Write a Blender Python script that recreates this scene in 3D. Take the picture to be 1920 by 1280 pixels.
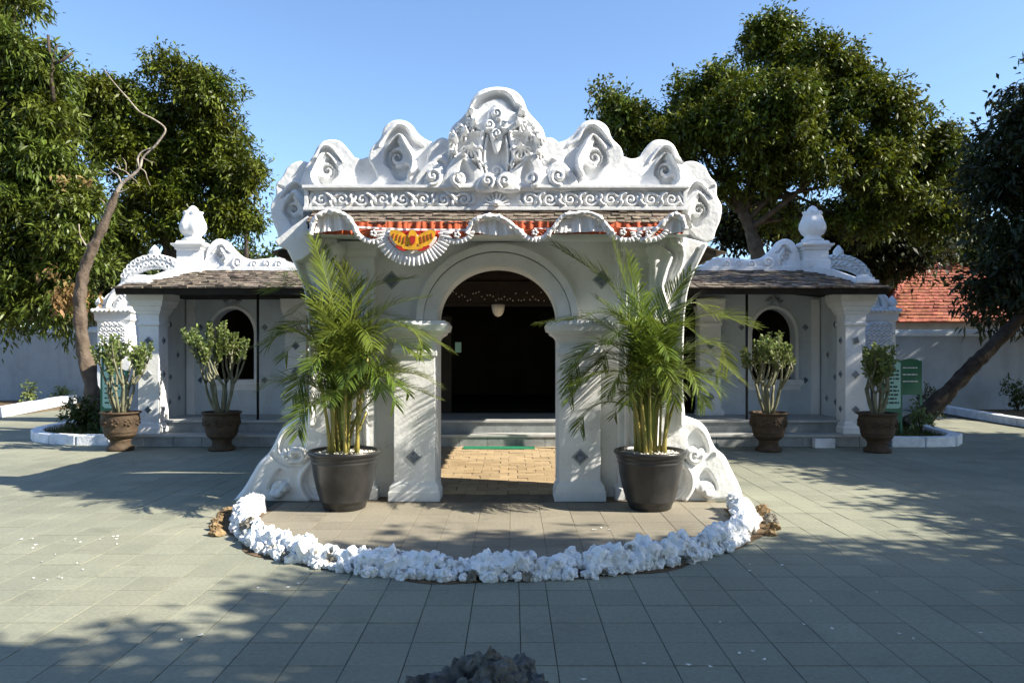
import bpy, bmesh, math, random
import numpy as np
from mathutils import Vector, Matrix, noise

# ------------------------------------------------------------------ camera, sky, sun, exposure
for o in list(bpy.data.objects):
    bpy.data.objects.remove(o)
SC = bpy.context.scene
COL = SC.collection
F = 1390.0      # focal length in photo pixels (photo is 1920 wide)
H = 1.6         # eye height
HY = 660.0      # horizon row in the photo
X0 = -0.17      # axis of the gate and the pavilion

cam_d = bpy.data.cameras.new('camera')
cam_d.sensor_width = 36.0
cam_d.lens = 36.0 * F / 1920.0
cam_d.shift_y = 20.0 / 1920.0
cam_d.clip_start = 0.1
cam_d.clip_end = 2000.0
cam = bpy.data.objects.new('camera', cam_d)
COL.objects.link(cam)
cam.location = (0, 0, H)
cam.rotation_euler = (math.radians(90), 0, 0)
SC.camera = cam

SUN_EL = math.radians(37.5)
SUN_AZ = math.radians(16.5)      # sun stands to the right (+X), a little towards the viewer
sun_dir = Vector((math.cos(SUN_EL) * math.cos(SUN_AZ), -math.cos(SUN_EL) * math.sin(SUN_AZ), math.sin(SUN_EL)))

W = bpy.data.worlds.new('World')
SC.world = W
W.use_nodes = True
wn = W.node_tree.nodes
wl = W.node_tree.links
wn.clear()
sky = wn.new('ShaderNodeTexSky')
sky.sky_type = 'NISHITA'
sky.sun_disc = False
sky.sun_elevation = SUN_EL
sky.sun_rotation = math.pi / 2 + SUN_AZ
sky.altitude = 0.0
sky.air_density = 1.0
sky.dust_density = 0.5
sky.ozone_density = 4.5
bg = wn.new('ShaderNodeBackground')
bg.inputs['Strength'].default_value = 0.117
wo = wn.new('ShaderNodeOutputWorld')
wl.new(sky.outputs[0], bg.inputs[0])
wl.new(bg.outputs[0], wo.inputs[0])

sl = bpy.data.lights.new('sun', 'SUN')
sl.energy = 5.0
sl.angle = math.radians(0.5)
sl.color = (1.0, 0.92, 0.78)
sun = bpy.data.objects.new('sun', sl)
COL.objects.link(sun)
sun.location = (30, -10, 40)
sun.rotation_euler = sun_dir.to_track_quat('Z', 'Y').to_euler()

vs = SC.view_settings
vs.view_transform = 'Standard'
vs.look = 'None'
vs.exposure = 1.2
vs.gamma = 1.0
vs.use_curve_mapping = False


# ------------------------------------------------------------------ helpers
def P(px, py, Y):
    return ((px - 960.0) / F * Y, Y, H - (py - HY) / F * Y)


def PX(px, Y):
    return (px - 960.0) / F * Y


def PZ(py, Y):
    return H - (py - HY) / F * Y


def GY(py):
    return H * F / (py - HY)


def G(px, py):
    Y = GY(py)
    return ((px - 960.0) / F * Y, Y, 0.0)


def wpos(o):
    p = Vector((0, 0, 0))
    while o is not None:
        p += o.location
        o = o.parent
    return p


def tag(o, label=None, cat=None, group=None, kind=None):
    if label:
        o['label'] = label
    if cat:
        o['category'] = cat
    if group:
        o['group'] = group
    if kind:
        o['kind'] = kind
    return o


def thing(name, loc, label, cat, group=None):
    o = bpy.data.objects.new(name, None)
    COL.objects.link(o)
    o.location = loc
    o.empty_display_size = 0.2
    return tag(o, label, cat, group)


def finish(name, me, mat, parent=None, smooth=False, loc=None, kind=None):
    o = bpy.data.objects.new(name, me)
    COL.objects.link(o)
    if parent is not None:
        o.parent = parent
    if loc is not None:
        base = wpos(parent) if parent is not None else Vector((0, 0, 0))
        o.location = Vector(loc) - base
    if mat is not None and len(me.materials) == 0:
        me.materials.append(mat)
    if smooth:
        me.polygons.foreach_set('use_smooth', np.ones(len(me.polygons), dtype=bool))
    if kind:
        o['kind'] = kind
    return o


def pymesh(name, V, Fc):
    me = bpy.data.meshes.new(name)
    me.from_pydata(V, [], Fc)
    me.update()
    return me


def npmesh(name, V, Fq):
    """V (N,3), Fq (M,k) all faces with k corners"""
    V = np.asarray(V, dtype=np.float32)
    Fq = np.asarray(Fq, dtype=np.int32)
    me = bpy.data.meshes.new(name)
    k = Fq.shape[1]
    me.vertices.add(len(V))
    me.vertices.foreach_set('co', V.ravel())
    me.loops.add(Fq.size)
    me.loops.foreach_set('vertex_index', Fq.ravel())
    me.polygons.add(len(Fq))
    me.polygons.foreach_set('loop_start', np.arange(0, Fq.size, k, dtype=np.int32))
    me.update(calc_edges=True)
    me.validate()
    return me


def catmull(pts, n=8, closed=False):
    pts = [np.array(p, dtype=float) for p in pts]
    m = len(pts)
    out = []
    rng_ = range(m) if closed else range(m - 1)
    for i in rng_:
        if closed:
            a, b, c, d = pts[(i - 1) % m], pts[i], pts[(i + 1) % m], pts[(i + 2) % m]
        else:
            a, b, c, d = pts[max(i - 1, 0)], pts[i], pts[i + 1], pts[min(i + 2, m - 1)]
        for k in range(n):
            t = k / n
            out.append(0.5 * ((2 * b) + (-a + c) * t + (2 * a - 5 * b + 4 * c - d) * t * t + (-a + 3 * b - 3 * c + d) * t ** 3))
    if not closed:
        out.append(pts[-1])
    return np.array(out)


class MB:
    def __init__(self):
        self.v = []
        self.f = []

    def add(self, V, Fc):
        b = len(self.v)
        self.v.extend([tuple(p) for p in V])
        self.f.extend([tuple(i + b for i in f) for f in Fc])
        return self

    def box(self, x0, x1, y0, y1, z0, z1):
        V = [(x0, y0, z0), (x1, y0, z0), (x1, y1, z0), (x0, y1, z0), (x0, y0, z1), (x1, y0, z1), (x1, y1, z1), (x0, y1, z1)]
        return self.add(V, [(3, 2, 1, 0), (4, 5, 6, 7), (0, 1, 5, 4), (1, 2, 6, 5), (2, 3, 7, 6), (3, 0, 4, 7)])

    def stack(self, x0, x1, y0, y1, prof):
        """square column with a moulded profile: prof = [(z, offset)]"""
        V, Fc = [], []
        for z, o in prof:
            V += [(x0 - o, y0 - o, z), (x1 + o, y0 - o, z), (x1 + o, y1 + o, z), (x0 - o, y1 + o, z)]
        n = len(prof)
        for i in range(n - 1):
            for k in range(4):
                a = i * 4 + k
                b = i * 4 + (k + 1) % 4
                Fc.append((a, b, b + 4, a + 4))
        Fc.append((3, 2, 1, 0))
        e = (n - 1) * 4
        Fc.append((e, e + 1, e + 2, e + 3))
        return self.add(V, Fc)

    def tube(self, pts, rad, n=8, cap=True, rough=0.0, seed=0.0):
        pts = [Vector(p) for p in pts]
        m = len(pts)
        if not hasattr(rad, '__len__'):
            rad = [rad] * m
        t0 = (pts[1] - pts[0]).normalized()
        ref = Vector((0, 0, 1)) if abs(t0.z) < 0.9 else Vector((1, 0, 0))
        nrm = t0.cross(ref).normalized()
        V, Fc = [], []
        for i, p in enumerate(pts):
            t = (pts[min(i + 1, m - 1)] - pts[max(i - 1, 0)])
            if t.length < 1e-9:
                t = t0
            t.normalize()
            nrm = (nrm - t * nrm.dot(t))
            if nrm.length < 1e-6:
                nrm = t.orthogonal()
            nrm.normalize()
            bn = t.cross(nrm)
            for k in range(n):
                a = 2 * math.pi * k / n
                rr = rad[i]
                if rough:
                    rr *= 1 + rough * (noise.noise(Vector((math.cos(a) * 2.2, math.sin(a) * 2.2, i * 0.16 + seed))) + 0.6 * noise.noise(Vector((math.cos(a) * 5, math.sin(a) * 5, i * 0.4 + seed))))
                V.append(p + (nrm * math.cos(a) + bn * math.sin(a)) * rr)
        for i in range(m - 1):
            for k in range(n):
                a = i * n + k
                b = i * n + (k + 1) % n
                Fc.append((a, b, b + n, a + n))
        if cap:
            Fc.append(tuple(range(n - 1, -1, -1)))
            Fc.append(tuple(range((m - 1) * n, m * n)))
        return self.add(V, Fc)

    def lathe(self, c, prof, n=32, lobes=0, amp=0.0, twist=0.0):
        V, Fc = [], []
        m = len(prof)
        for i, pr in enumerate(prof):
            r, z = pr[0], pr[1]
            am = pr[2] if len(pr) > 2 else amp
            for k in range(n):
                a = 2 * math.pi * k / n
                rr = r * (1 + (am * math.cos(lobes * a + twist * i) if lobes else 0))
                V.append((c[0] + rr * math.cos(a), c[1] + rr * math.sin(a), c[2] + z))
        for i in range(m - 1):
            for k in range(n):
                a = i * n + k
                b = i * n + (k + 1) % n
                Fc.append((a, b, b + n, a + n))
        Fc.append(tuple(range(n - 1, -1, -1)))
        Fc.append(tuple(range((m - 1) * n, m * n)))
        return self.add(V, Fc)

    def prism(self, pts, y0, y1):
        """pts: outline in X,Z extruded along Y"""
        n = len(pts)
        V = [(p[0], y0, p[1]) for p in pts] + [(p[0], y1, p[1]) for p in pts]
        area = sum(pts[i][0] * pts[(i + 1) % n][1] - pts[(i + 1) % n][0] * pts[i][1] for i in range(n))
        Fc = [tuple(range(n)), tuple(range(2 * n - 1, n - 1, -1))]
        for i in range(n):
            j = (i + 1) % n
            Fc.append((i, i + n, j + n, j))
        if area < 0:
            Fc = [tuple(reversed(f)) for f in Fc]
        return self.add(V, Fc)

    def prism_z(self, pts, z0, z1):
        n = len(pts)
        V = [(p[0], p[1], z0) for p in pts] + [(p[0], p[1], z1) for p in pts]
        area = sum(pts[i][0] * pts[(i + 1) % n][1] - pts[(i + 1) % n][0] * pts[i][1] for i in range(n))
        Fc = [tuple(range(n - 1, -1, -1)), tuple(range(n, 2 * n))]
        for i in range(n):
            j = (i + 1) % n
            Fc.append((i, j, j + n, i + n))
        if area < 0:
            Fc = [tuple(reversed(f)) for f in Fc]
        return self.add(V, Fc)

    def sweep_prism(self, path, prof, y0, side=1):
        """profile (offset along normal in XZ, y) swept along an XZ path"""
        path = [np.array(p, dtype=float) for p in path]
        m, k = len(path), len(prof)
        V, Fc = [], []
        for i, p in enumerate(path):
            t = path[min(i + 1, m - 1)] - path[max(i - 1, 0)]
            t /= np.linalg.norm(t)
            n = np.array((-t[1], t[0])) * side
            for off, y in prof:
                q = p + n * off
                V.append((q[0], y0 + y, q[1]))
        for i in range(m - 1):
            for j in range(k):
                a, b = i * k + j, i * k + (j + 1) % k
                Fc.append((a, b, b + k, a + k))
        Fc.append(tuple(range(k)))
        Fc.append(tuple(range((m - 1) * k, m * k)))
        return self.add(V, Fc)

    def build(self, name, mat, parent=None, smooth=False, kind=None, bevel=0.0, loc=None):
        if parent is not None:
            b = wpos(parent)
        elif loc is not None:
            b = Vector(loc)
        else:
            b = Vector((0, 0, 0))
        me = pymesh(name, [(p[0] - b.x, p[1] - b.y, p[2] - b.z) for p in self.v], self.f)
        bm = bmesh.new()
        bm.from_mesh(me)
        bmesh.ops.recalc_face_normals(bm, faces=bm.faces)
        if bevel > 0:
            eds = [e for e in bm.edges if len(e.link_faces) == 2 and e.calc_face_angle(0) > 0.5]
            bmesh.ops.bevel(bm, geom=eds, offset=bevel, segments=2, profile=0.6, affect='EDGES', clamp_overlap=True)
        bm.to_mesh(me)
        bm.free()
        o = finish(name, me, mat, parent, smooth, kind=kind)
        if parent is None and loc is not None:
            o.location = loc
        return o


# ------------------------------------------------------------------ materials
def new_mat(name):
    m = bpy.data.materials.new(name)
    m.use_nodes = True
    nt = m.node_tree
    return m, nt, nt.nodes, nt.links, nt.nodes['Principled BSDF']


def simple(name, col, rough=0.6, spec=0.3, noise_scale=None, var=0.25, bump=0.0, bscale=None, metallic=0.0, islands=0.0, detail=6.0, col2=None, ramp=(0.3, 0.7)):
    m, nt, N, L, b = new_mat(name)
    b.inputs['Roughness'].default_value = rough
    b.inputs['Specular IOR Level'].default_value = spec
    b.inputs['Metallic'].default_value = metallic
    b.inputs['Base Color'].default_value = (*col, 1)
    geo = N.new('ShaderNodeNewGeometry')
    src = None
    if noise_scale:
        nz = N.new('ShaderNodeTexNoise')
        nz.inputs['Scale'].default_value = noise_scale
        nz.inputs['Detail'].default_value = detail
        nz.inputs['Roughness'].default_value = 0.6
        L.new(geo.outputs['Position'], nz.inputs['Vector'])
        rp = N.new('ShaderNodeValToRGB')
        rp.color_ramp.elements[0].position = ramp[0]
        rp.color_ramp.elements[1].position = ramp[1]
        c2 = col2 if col2 else tuple(c * (1 - var) for c in col)
        rp.color_ramp.elements[0].color = (*c2, 1)
        rp.color_ramp.elements[1].color = (*[min(1, c * (1 + var * 0.5)) for c in col], 1)
        L.new(nz.outputs['Fac'], rp.inputs['Fac'])
        src = rp.outputs['Color']
        L.new(src, b.inputs['Base Color'])
    if islands > 0:
        hs = N.new('ShaderNodeHueSaturation')
        if src is not None:
            L.new(src, hs.inputs['Color'])
        else:
            hs.inputs['Color'].default_value = (*col, 1)
        oi = N.new('ShaderNodeObjectInfo')
        ad = N.new('ShaderNodeMath')
        ad.operation = 'ADD'
        L.new(geo.outputs['Random Per Island'], ad.inputs[0])
        L.new(oi.outputs['Random'], ad.inputs[1])
        fr = N.new('ShaderNodeMath')
        fr.operation = 'FRACT'
        L.new(ad.outputs[0], fr.inputs[0])
        mr = N.new('ShaderNodeMapRange')
        mr.inputs['To Min'].default_value = 1 - islands
        mr.inputs['To Max'].default_value = 1 + islands
        L.new(fr.outputs[0], mr.inputs['Value'])
        L.new(mr.outputs[0], hs.inputs['Value'])
        mh = N.new('ShaderNodeMapRange')
        mh.inputs['To Min'].default_value = 0.5 - islands * 0.06
        mh.inputs['To Max'].default_value = 0.5 + islands * 0.06
        fr2 = N.new('ShaderNodeMath')
        fr2.operation = 'FRACT'
        mu = N.new('ShaderNodeMath')
        mu.operation = 'MULTIPLY'
        mu.inputs[1].default_value = 7.31
        L.new(fr.outputs[0], mu.inputs[0])
        L.new(mu.outputs[0], fr2.inputs[0])
        L.new(fr2.outputs[0], mh.inputs['Value'])
        L.new(mh.outputs[0], hs.inputs['Hue'])
        L.new(hs.outputs[0], b.inputs['Base Color'])
    if bump > 0:
        bz = N.new('ShaderNodeTexNoise')
        bz.inputs['Scale'].default_value = bscale or 40
        bz.inputs['Detail'].default_value = 5
        L.new(geo.outputs['Position'], bz.inputs['Vector'])
        bp = N.new('ShaderNodeBump')
        bp.inputs['Strength'].default_value = bump
        bp.inputs['Distance'].default_value = 0.02
        L.new(bz.outputs['Fac'], bp.inputs['Height'])
        L.new(bp.outputs[0], b.inputs['Normal'])
    return m


def leaf_mat(name, col, trans=0.35, var=0.35, rough=0.5, hue=0.02):
    m, nt, N, L, b = new_mat(name)
    out = N['Material Output']
    geo = N.new('ShaderNodeNewGeometry')
    hs = N.new('ShaderNodeHueSaturation')
    hs.inputs['Color'].default_value = (*col, 1)
    mr = N.new('ShaderNodeMapRange')
    mr.inputs['To Min'].default_value = 1 - var
    mr.inputs['To Max'].default_value = 1 + var
    L.new(geo.outputs['Random Per Island'], mr.inputs['Value'])
    L.new(mr.outputs[0], hs.inputs['Value'])
    nz = N.new('ShaderNodeTexNoise')
    nz.inputs['Scale'].default_value = 0.9
    L.new(geo.outputs['Position'], nz.inputs['Vector'])
    mh = N.new('ShaderNodeMapRange')
    mh.inputs['From Min'].default_value = 0.3
    mh.inputs['From Max'].default_value = 0.7
    mh.inputs['To Min'].default_value = 0.5 - hue
    mh.inputs['To Max'].default_value = 0.5 + hue
    L.new(nz.outputs['Fac'], mh.inputs['Value'])
    L.new(mh.outputs[0], hs.inputs['Hue'])
    L.new(hs.outputs[0], b.inputs['Base Color'])
    b.inputs['Roughness'].default_value = rough
    b.inputs['Specular IOR Level'].default_value = 0.35
    tr = N.new('ShaderNodeBsdfTranslucent')
    bright = N.new('ShaderNodeHueSaturation')
    bright.inputs['Value'].default_value = 1.5
    bright.inputs['Hue'].default_value = 0.485
    L.new(hs.outputs[0], bright.inputs['Color'])
    L.new(bright.outputs[0], tr.inputs['Color'])
    mx = N.new('ShaderNodeMixShader')
    mx.inputs[0].default_value = trans
    L.new(b.outputs[0], mx.inputs[1])
    L.new(tr.outputs[0], mx.inputs[2])
    L.new(mx.outputs[0], out.inputs['Surface'])
    return m


def plaster_mat(name, col, streak=0.25, bump=0.35):
    """lime-washed plaster: patchy white with faint vertical weather streaks and trowel relief"""
    m, nt, N, L, b = new_mat(name)
    geo = N.new('ShaderNodeNewGeometry')
    n1 = N.new('ShaderNodeTexNoise')
    n1.inputs['Scale'].default_value = 2.2
    n1.inputs['Detail'].default_value = 8
    n1.inputs['Roughness'].default_value = 0.65
    L.new(geo.outputs['Position'], n1.inputs['Vector'])
    mp = N.new('ShaderNodeMapping')
    mp.inputs['Scale'].default_value = (3.1, 3.1, 0.55)
    L.new(geo.outputs['Position'], mp.inputs['Vector'])
    n2 = N.new('ShaderNodeTexNoise')
    n2.inputs['Scale'].default_value = 1.0
    n2.inputs['Detail'].default_value = 6
    L.new(mp.outputs[0], n2.inputs['Vector'])
    r1 = N.new('ShaderNodeMapRange')
    r1.inputs['From Min'].default_value = 0.35
    r1.inputs['From Max'].default_value = 0.62
    r1.inputs['To Min'].default_value = 0.84
    r1.inputs['To Max'].default_value = 1.0
    L.new(n1.outputs['Fac'], r1.inputs['Value'])
    r2 = N.new('ShaderNodeMapRange')
    r2.inputs['From Min'].default_value = 0.3
    r2.inputs['From Max'].default_value = 0.5
    r2.inputs['To Min'].default_value = 1 - streak
    r2.inputs['To Max'].default_value = 1.0
    L.new(n2.outputs['Fac'], r2.inputs['Value'])
    n5 = N.new('ShaderNodeTexNoise')
    n5.inputs['Scale'].default_value = 5.5
    n5.inputs['Detail'].default_value = 11
    n5.inputs['Roughness'].default_value = 0.75
    L.new(geo.outputs['Position'], n5.inputs['Vector'])
    r5 = N.new('ShaderNodeMapRange')
    r5.inputs['From Min'].default_value = 0.57
    r5.inputs['From Max'].default_value = 0.72
    r5.inputs['To Min'].default_value = 1.0
    r5.inputs['To Max'].default_value = 0.55
    L.new(n5.outputs['Fac'], r5.inputs['Value'])
    mu5 = N.new('ShaderNodeMath')
    mu5.operation = 'MULTIPLY'
    L.new(r1.outputs[0], mu5.inputs[0])
    L.new(r5.outputs[0], mu5.inputs[1])
    mul = N.new('ShaderNodeMath')
    mul.operation = 'MULTIPLY'
    L.new(mu5.outputs[0], mul.inputs[0])
    L.new(r2.outputs[0], mul.inputs[1])
    mx = N.new('ShaderNodeMix')
    mx.data_type = 'RGBA'
    mx.inputs['A'].default_value = (col[0] * 0.45, col[1] * 0.44, col[2] * 0.40, 1)
    mx.inputs['B'].default_value = (*col, 1)
    L.new(mul.outputs[0], mx.inputs['Factor'])
    L.new(mx.outputs['Result'], b.inputs['Base Color'])
    b.inputs['Roughness'].default_value = 0.75
    b.inputs['Specular IOR Level'].default_value = 0.2
    n3 = N.new('ShaderNodeTexNoise')
    n3.inputs['Scale'].default_value = 19
    n3.inputs['Detail'].default_value = 7
    L.new(geo.outputs['Position'], n3.inputs['Vector'])
    bp = N.new('ShaderNodeBump')
    bp.inputs['Strength'].default_value = bump
    bp.inputs['Distance'].default_value = 0.012
    L.new(n3.outputs['Fac'], bp.inputs['Height'])
    L.new(bp.outputs[0], b.inputs['Normal'])
    return m


def paving_mat(name, col, col2, dust=0.5, islands=0.13):
    m, nt, N, L, b = new_mat(name)
    geo = N.new('ShaderNodeNewGeometry')
    oi = N.new('ShaderNodeObjectInfo')
    n1 = N.new('ShaderNodeTexNoise')
    n1.inputs['Scale'].default_value = 0.55
    n1.inputs['Detail'].default_value = 9
    n1.inputs['Roughness'].default_value = 0.62
    L.new(geo.outputs['Position'], n1.inputs['Vector'])
    r1 = N.new('ShaderNodeMapRange')
    r1.inputs['From Min'].default_value = 0.35
    r1.inputs['From Max'].default_value = 0.65
    L.new(n1.outputs['Fac'], r1.inputs['Value'])
    mx = N.new('ShaderNodeMix')
    mx.data_type = 'RGBA'
    mx.inputs['A'].default_value = (*col, 1)
    mx.inputs['B'].default_value = (*col2, 1)
    L.new(r1.outputs[0], mx.inputs['Factor'])
    # old stains
    n4 = N.new('ShaderNodeTexNoise')
    n4.inputs['Scale'].default_value = 1.9
    n4.inputs['Detail'].default_value = 10
    n4.inputs['Roughness'].default_value = 0.7
    n4.inputs['Distortion'].default_value = 0.6
    L.new(geo.outputs['Position'], n4.inputs['Vector'])
    r4 = N.new('ShaderNodeMapRange')
    r4.inputs['From Min'].default_value = 0.56
    r4.inputs['From Max'].default_value = 0.74
    r4.inputs['To Min'].default_value = 1.0
    r4.inputs['To Max'].default_value = 0.72
    L.new(n4.outputs['Fac'], r4.inputs['Value'])
    # speckle
    n2 = N.new('ShaderNodeTexNoise')
    n2.inputs['Scale'].default_value = 38
    n2.inputs['Detail'].default_value = 5
    L.new(geo.outputs['Position'], n2.inputs['Vector'])
    r2 = N.new('ShaderNodeMapRange')
    r2.inputs['From Min'].default_value = 0.3
    r2.inputs['From Max'].default_value = 0.7
    r2.inputs['To Min'].default_value = 0.86
    r2.inputs['To Max'].default_value = 1.1
    L.new(n2.outputs['Fac'], r2.inputs['Value'])
    ad = N.new('ShaderNodeMath')
    ad.operation = 'ADD'
    L.new(geo.outputs['Random Per Island'], ad.inputs[0])
    L.new(oi.outputs['Random'], ad.inputs[1])
    fr = N.new('ShaderNodeMath')
    fr.operation = 'FRACT'
    L.new(ad.outputs[0], fr.inputs[0])
    r3 = N.new('ShaderNodeMapRange')
    r3.inputs['To Min'].default_value = 1 - islands
    r3.inputs['To Max'].default_value = 1 + islands
    L.new(fr.outputs[0], r3.inputs['Value'])
    mu = N.new('ShaderNodeMath')
    mu.operation = 'MULTIPLY'
    L.new(r2.outputs[0], mu.inputs[0])
    L.new(r3.outputs[0], mu.inputs[1])
    hs = N.new('ShaderNodeHueSaturation')
    L.new(mx.outputs['Result'], hs.inputs['Color'])
    mu2 = N.new('ShaderNodeMath')
    mu2.operation = 'MULTIPLY'
    L.new(mu.outputs[0], mu2.inputs[0])
    L.new(r4.outputs[0], mu2.inputs[1])
    L.new(mu2.outputs[0], hs.inputs['Value'])
    L.new(hs.outputs[0], b.inputs['Base Color'])
    rr = N.new('ShaderNodeMapRange')
    rr.inputs['To Min'].default_value = 0.5
    rr.inputs['To Max'].default_value = 0.8
    L.new(n1.outputs['Fac'], rr.inputs['Value'])
    L.new(rr.outputs[0], b.inputs['Roughness'])
    b.inputs['Specular IOR Level'].default_value = 0.3
    bp = N.new('ShaderNodeBump')
    bp.inputs['Strength'].default_value = 0.25
    bp.inputs['Distance'].default_value = 0.006
    L.new(n2.outputs['Fac'], bp.inputs['Height'])
    L.new(bp.outputs[0], b.inputs['Normal'])
    return m


M = {}
M['plaster'] = plaster_mat('white plaster', (0.80, 0.815, 0.82), 0.14, 0.4)
M['plaster_wall'] = plaster_mat('shade toned wall plaster', (0.56, 0.62, 0.66), 0.16, 0.3)  # white plaster toned blue-grey: the porch shade is put into the colour
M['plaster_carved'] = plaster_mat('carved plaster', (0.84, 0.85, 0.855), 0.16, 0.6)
M['plaster_dim'] = plaster_mat('weathered plaster with shade in colour', (0.33, 0.37, 0.40), 0.3, 0.3)  # streaked plaster, darkened and blued to carry the wall's shade in its colour
M['paint_kerb'] = simple('kerb paint', (0.78, 0.80, 0.84), 0.6, 0.3, 5, 0.25, 0.4, 30)
M['paving'] = paving_mat('grey stone paving', (0.212, 0.222, 0.172), (0.285, 0.286, 0.216), islands=0.085)
M['paving_brown'] = paving_mat('dusty brown paving', (0.215, 0.195, 0.152), (0.275, 0.25, 0.195), islands=0.09)
M['brick_floor'] = paving_mat('worn brick floor', (0.34, 0.25, 0.145), (0.45, 0.345, 0.215), islands=0.16)
M['joint'] = simple('paving joint', (0.075, 0.08, 0.07), 0.9, 0.1, 8, 0.3)
M['joint_brown'] = simple('dusty joint', (0.20, 0.17, 0.13), 0.9, 0.1, 8, 0.3)
M['soil'] = simple('dry soil', (0.16, 0.11, 0.065), 0.95, 0.1, 14, 0.45, 0.8, 40)
M['grass'] = leaf_mat('short grass', (0.085, 0.10, 0.02), 0.2, 0.4)
M['ground'] = simple('bare ground', (0.17, 0.13, 0.085), 0.95, 0.1, 1.2, 0.4, 0.5, 12)
M['rock_white'] = simple('whitewashed coral stone', (0.76, 0.78, 0.80), 0.75, 0.2, 9, 0.15, 0.9, 30, col2=(0.24, 0.22, 0.18), ramp=(0.34, 0.44), islands=0.10)
M['rock_bare'] = simple('bare coral stone', (0.26, 0.24, 0.20), 0.85, 0.2, 14, 0.5, 0.8, 35, col2=(0.07, 0.065, 0.05))
M['rock_brown'] = simple('brown stone', (0.33, 0.24, 0.13), 0.85, 0.2, 10, 0.5, 0.8, 35, col2=(0.10, 0.06, 0.03))
M['rock_dark'] = simple('dark coral rock', (0.15, 0.155, 0.145), 0.7, 0.35, 16, 0.6, 1.0, 40, col2=(0.02, 0.02, 0.02))
M['shingle'] = simple('weathered roof shingle', (0.20, 0.165, 0.13), 0.85, 0.2, 9, 0.5, 0.6, 50, islands=0.3, col2=(0.09, 0.075, 0.06))
M['roof_dark'] = simple('dark roof board', (0.03, 0.026, 0.022), 0.8, 0.2, 6, 0.3)
M['tile_red'] = simple('terracotta roof tile', (0.30, 0.11, 0.07), 0.8, 0.2, 1.5, 0.35, 0.4, 20, islands=0.18)
M['black_metal'] = simple('black iron', (0.012, 0.012, 0.012), 0.4, 0.4)
M['pot_black'] = simple('black glazed pot', (0.040, 0.039, 0.037), 0.36, 0.5, 4, 0.3, 0.08, 30, col2=(0.013, 0.013, 0.014), ramp=(0.35, 0.8))
M['pot_brown'] = simple('brown terracotta pot', (0.07, 0.048, 0.028), 0.75, 0.3, 9, 0.6, 0.6, 26, col2=(0.045, 0.03, 0.02))
M['pebble'] = simple('white pebbles', (0.72, 0.68, 0.60), 0.6, 0.3, 30, 0.2, islands=0.2)
M['potsoil'] = simple('pot soil', (0.05, 0.035, 0.022), 0.95, 0.1, 40, 0.4, 0.8, 60)
M['palm_leaf'] = leaf_mat('palm leaf', (0.105, 0.148, 0.022), 0.30, 0.5, 0.36, 0.024)
M['palm_stem'] = simple('palm cane', (0.35, 0.27, 0.075), 0.45, 0.4, 6, 0.5, 0.0, col2=(0.13, 0.16, 0.03))
M['rachis'] = simple('palm rachis', (0.20, 0.24, 0.05), 0.5, 0.4)
M['succ_leaf'] = leaf_mat('succulent leaf', (0.15, 0.20, 0.06), 0.2, 0.35, 0.45, 0.02)
M['succ_stem'] = simple('grey green branch', (0.20, 0.20, 0.13), 0.7, 0.3, 8, 0.4, 0.4, 30, col2=(0.10, 0.10, 0.06))
M['bark'] = simple('bark', (0.085, 0.065, 0.048), 0.9, 0.2, 5, 0.55, 1.0, 16, col2=(0.03, 0.024, 0.018))
M['bark_pale'] = simple('pale bark', (0.135, 0.105, 0.08), 0.85, 0.2, 5, 0.5, 1.0, 18, col2=(0.075, 0.055, 0.04))
M['bark_bare'] = simple('bleached dead wood', (0.42, 0.37, 0.30), 0.8, 0.2, 6, 0.4, 0.7, 20, col2=(0.17, 0.13, 0.10))
M['leaf_a'] = leaf_mat('tree leaf olive', (0.082, 0.105, 0.008), 0.18, 0.65, 0.5, 0.02)
M['leaf_b'] = leaf_mat('tree leaf green', (0.088, 0.118, 0.016), 0.20, 0.6, 0.45, 0.02)
M['leaf_c'] = leaf_mat('tree leaf dark', (0.022, 0.032, 0.009), 0.22, 0.45, 0.5, 0.02)
M['leaf_d'] = leaf_mat('shrub leaf', (0.05, 0.07, 0.014), 0.25, 0.45, 0.5, 0.02)
M['leaf_dry'] = leaf_mat('dry leaf', (0.24, 0.15, 0.06), 0.3, 0.4, 0.6, 0.02)
M['cloth_white'] = simple('white satin', (0.82, 0.80, 0.80), 0.45, 0.4, 12, 0.1, 0.15, 25)
M['cloth_red'] = simple('red cloth', (0.50, 0.035, 0.025), 0.6, 0.3, 6, 0.25)
M['cloth_orange'] = simple('orange red cloth', (0.46, 0.095, 0.035), 0.6, 0.3, 8, 0.3)
M['gold'] = simple('golden yellow applique', (0.80, 0.42, 0.03), 0.5, 0.4, 14, 0.35)
M['wood_dark'] = simple('dark timber', (0.035, 0.022, 0.015), 0.6, 0.3, 5, 0.4)
M['hall'] = simple('hall surface with shade in colour', (0.05, 0.044, 0.036), 0.9, 0.1, 2, 0.3)  # near black: deep indoor shade put into the colour
M['step'] = simple('grey step stone', (0.27, 0.29, 0.29), 0.7, 0.3, 4, 0.3, 0.3, 30)
M['step_edge'] = simple('pale step edge', (0.42, 0.43, 0.42), 0.65, 0.3, 6, 0.2)
M['plate'] = simple('porcelain inlay', (0.16, 0.19, 0.23), 0.25, 0.5, 38, 0.6, col2=(0.05, 0.06, 0.085), islands=0.25)
M['plate_frame'] = simple('inlay mortar', (0.34, 0.37, 0.38), 0.8, 0.2, 20, 0.2)
M['green_paint'] = simple('green sign paint', (0.012, 0.14, 0.075), 0.35, 0.5, 3, 0.2)
M['sign_pale'] = simple('pale sign panel', (0.36, 0.60, 0.50), 0.4, 0.4)
M['sign_white'] = simple('sign lettering', (0.80, 0.82, 0.80), 0.5, 0.3)
M['sign_ink'] = simple('sign dark lettering', (0.02, 0.05, 0.04), 0.5, 0.3)
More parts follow.
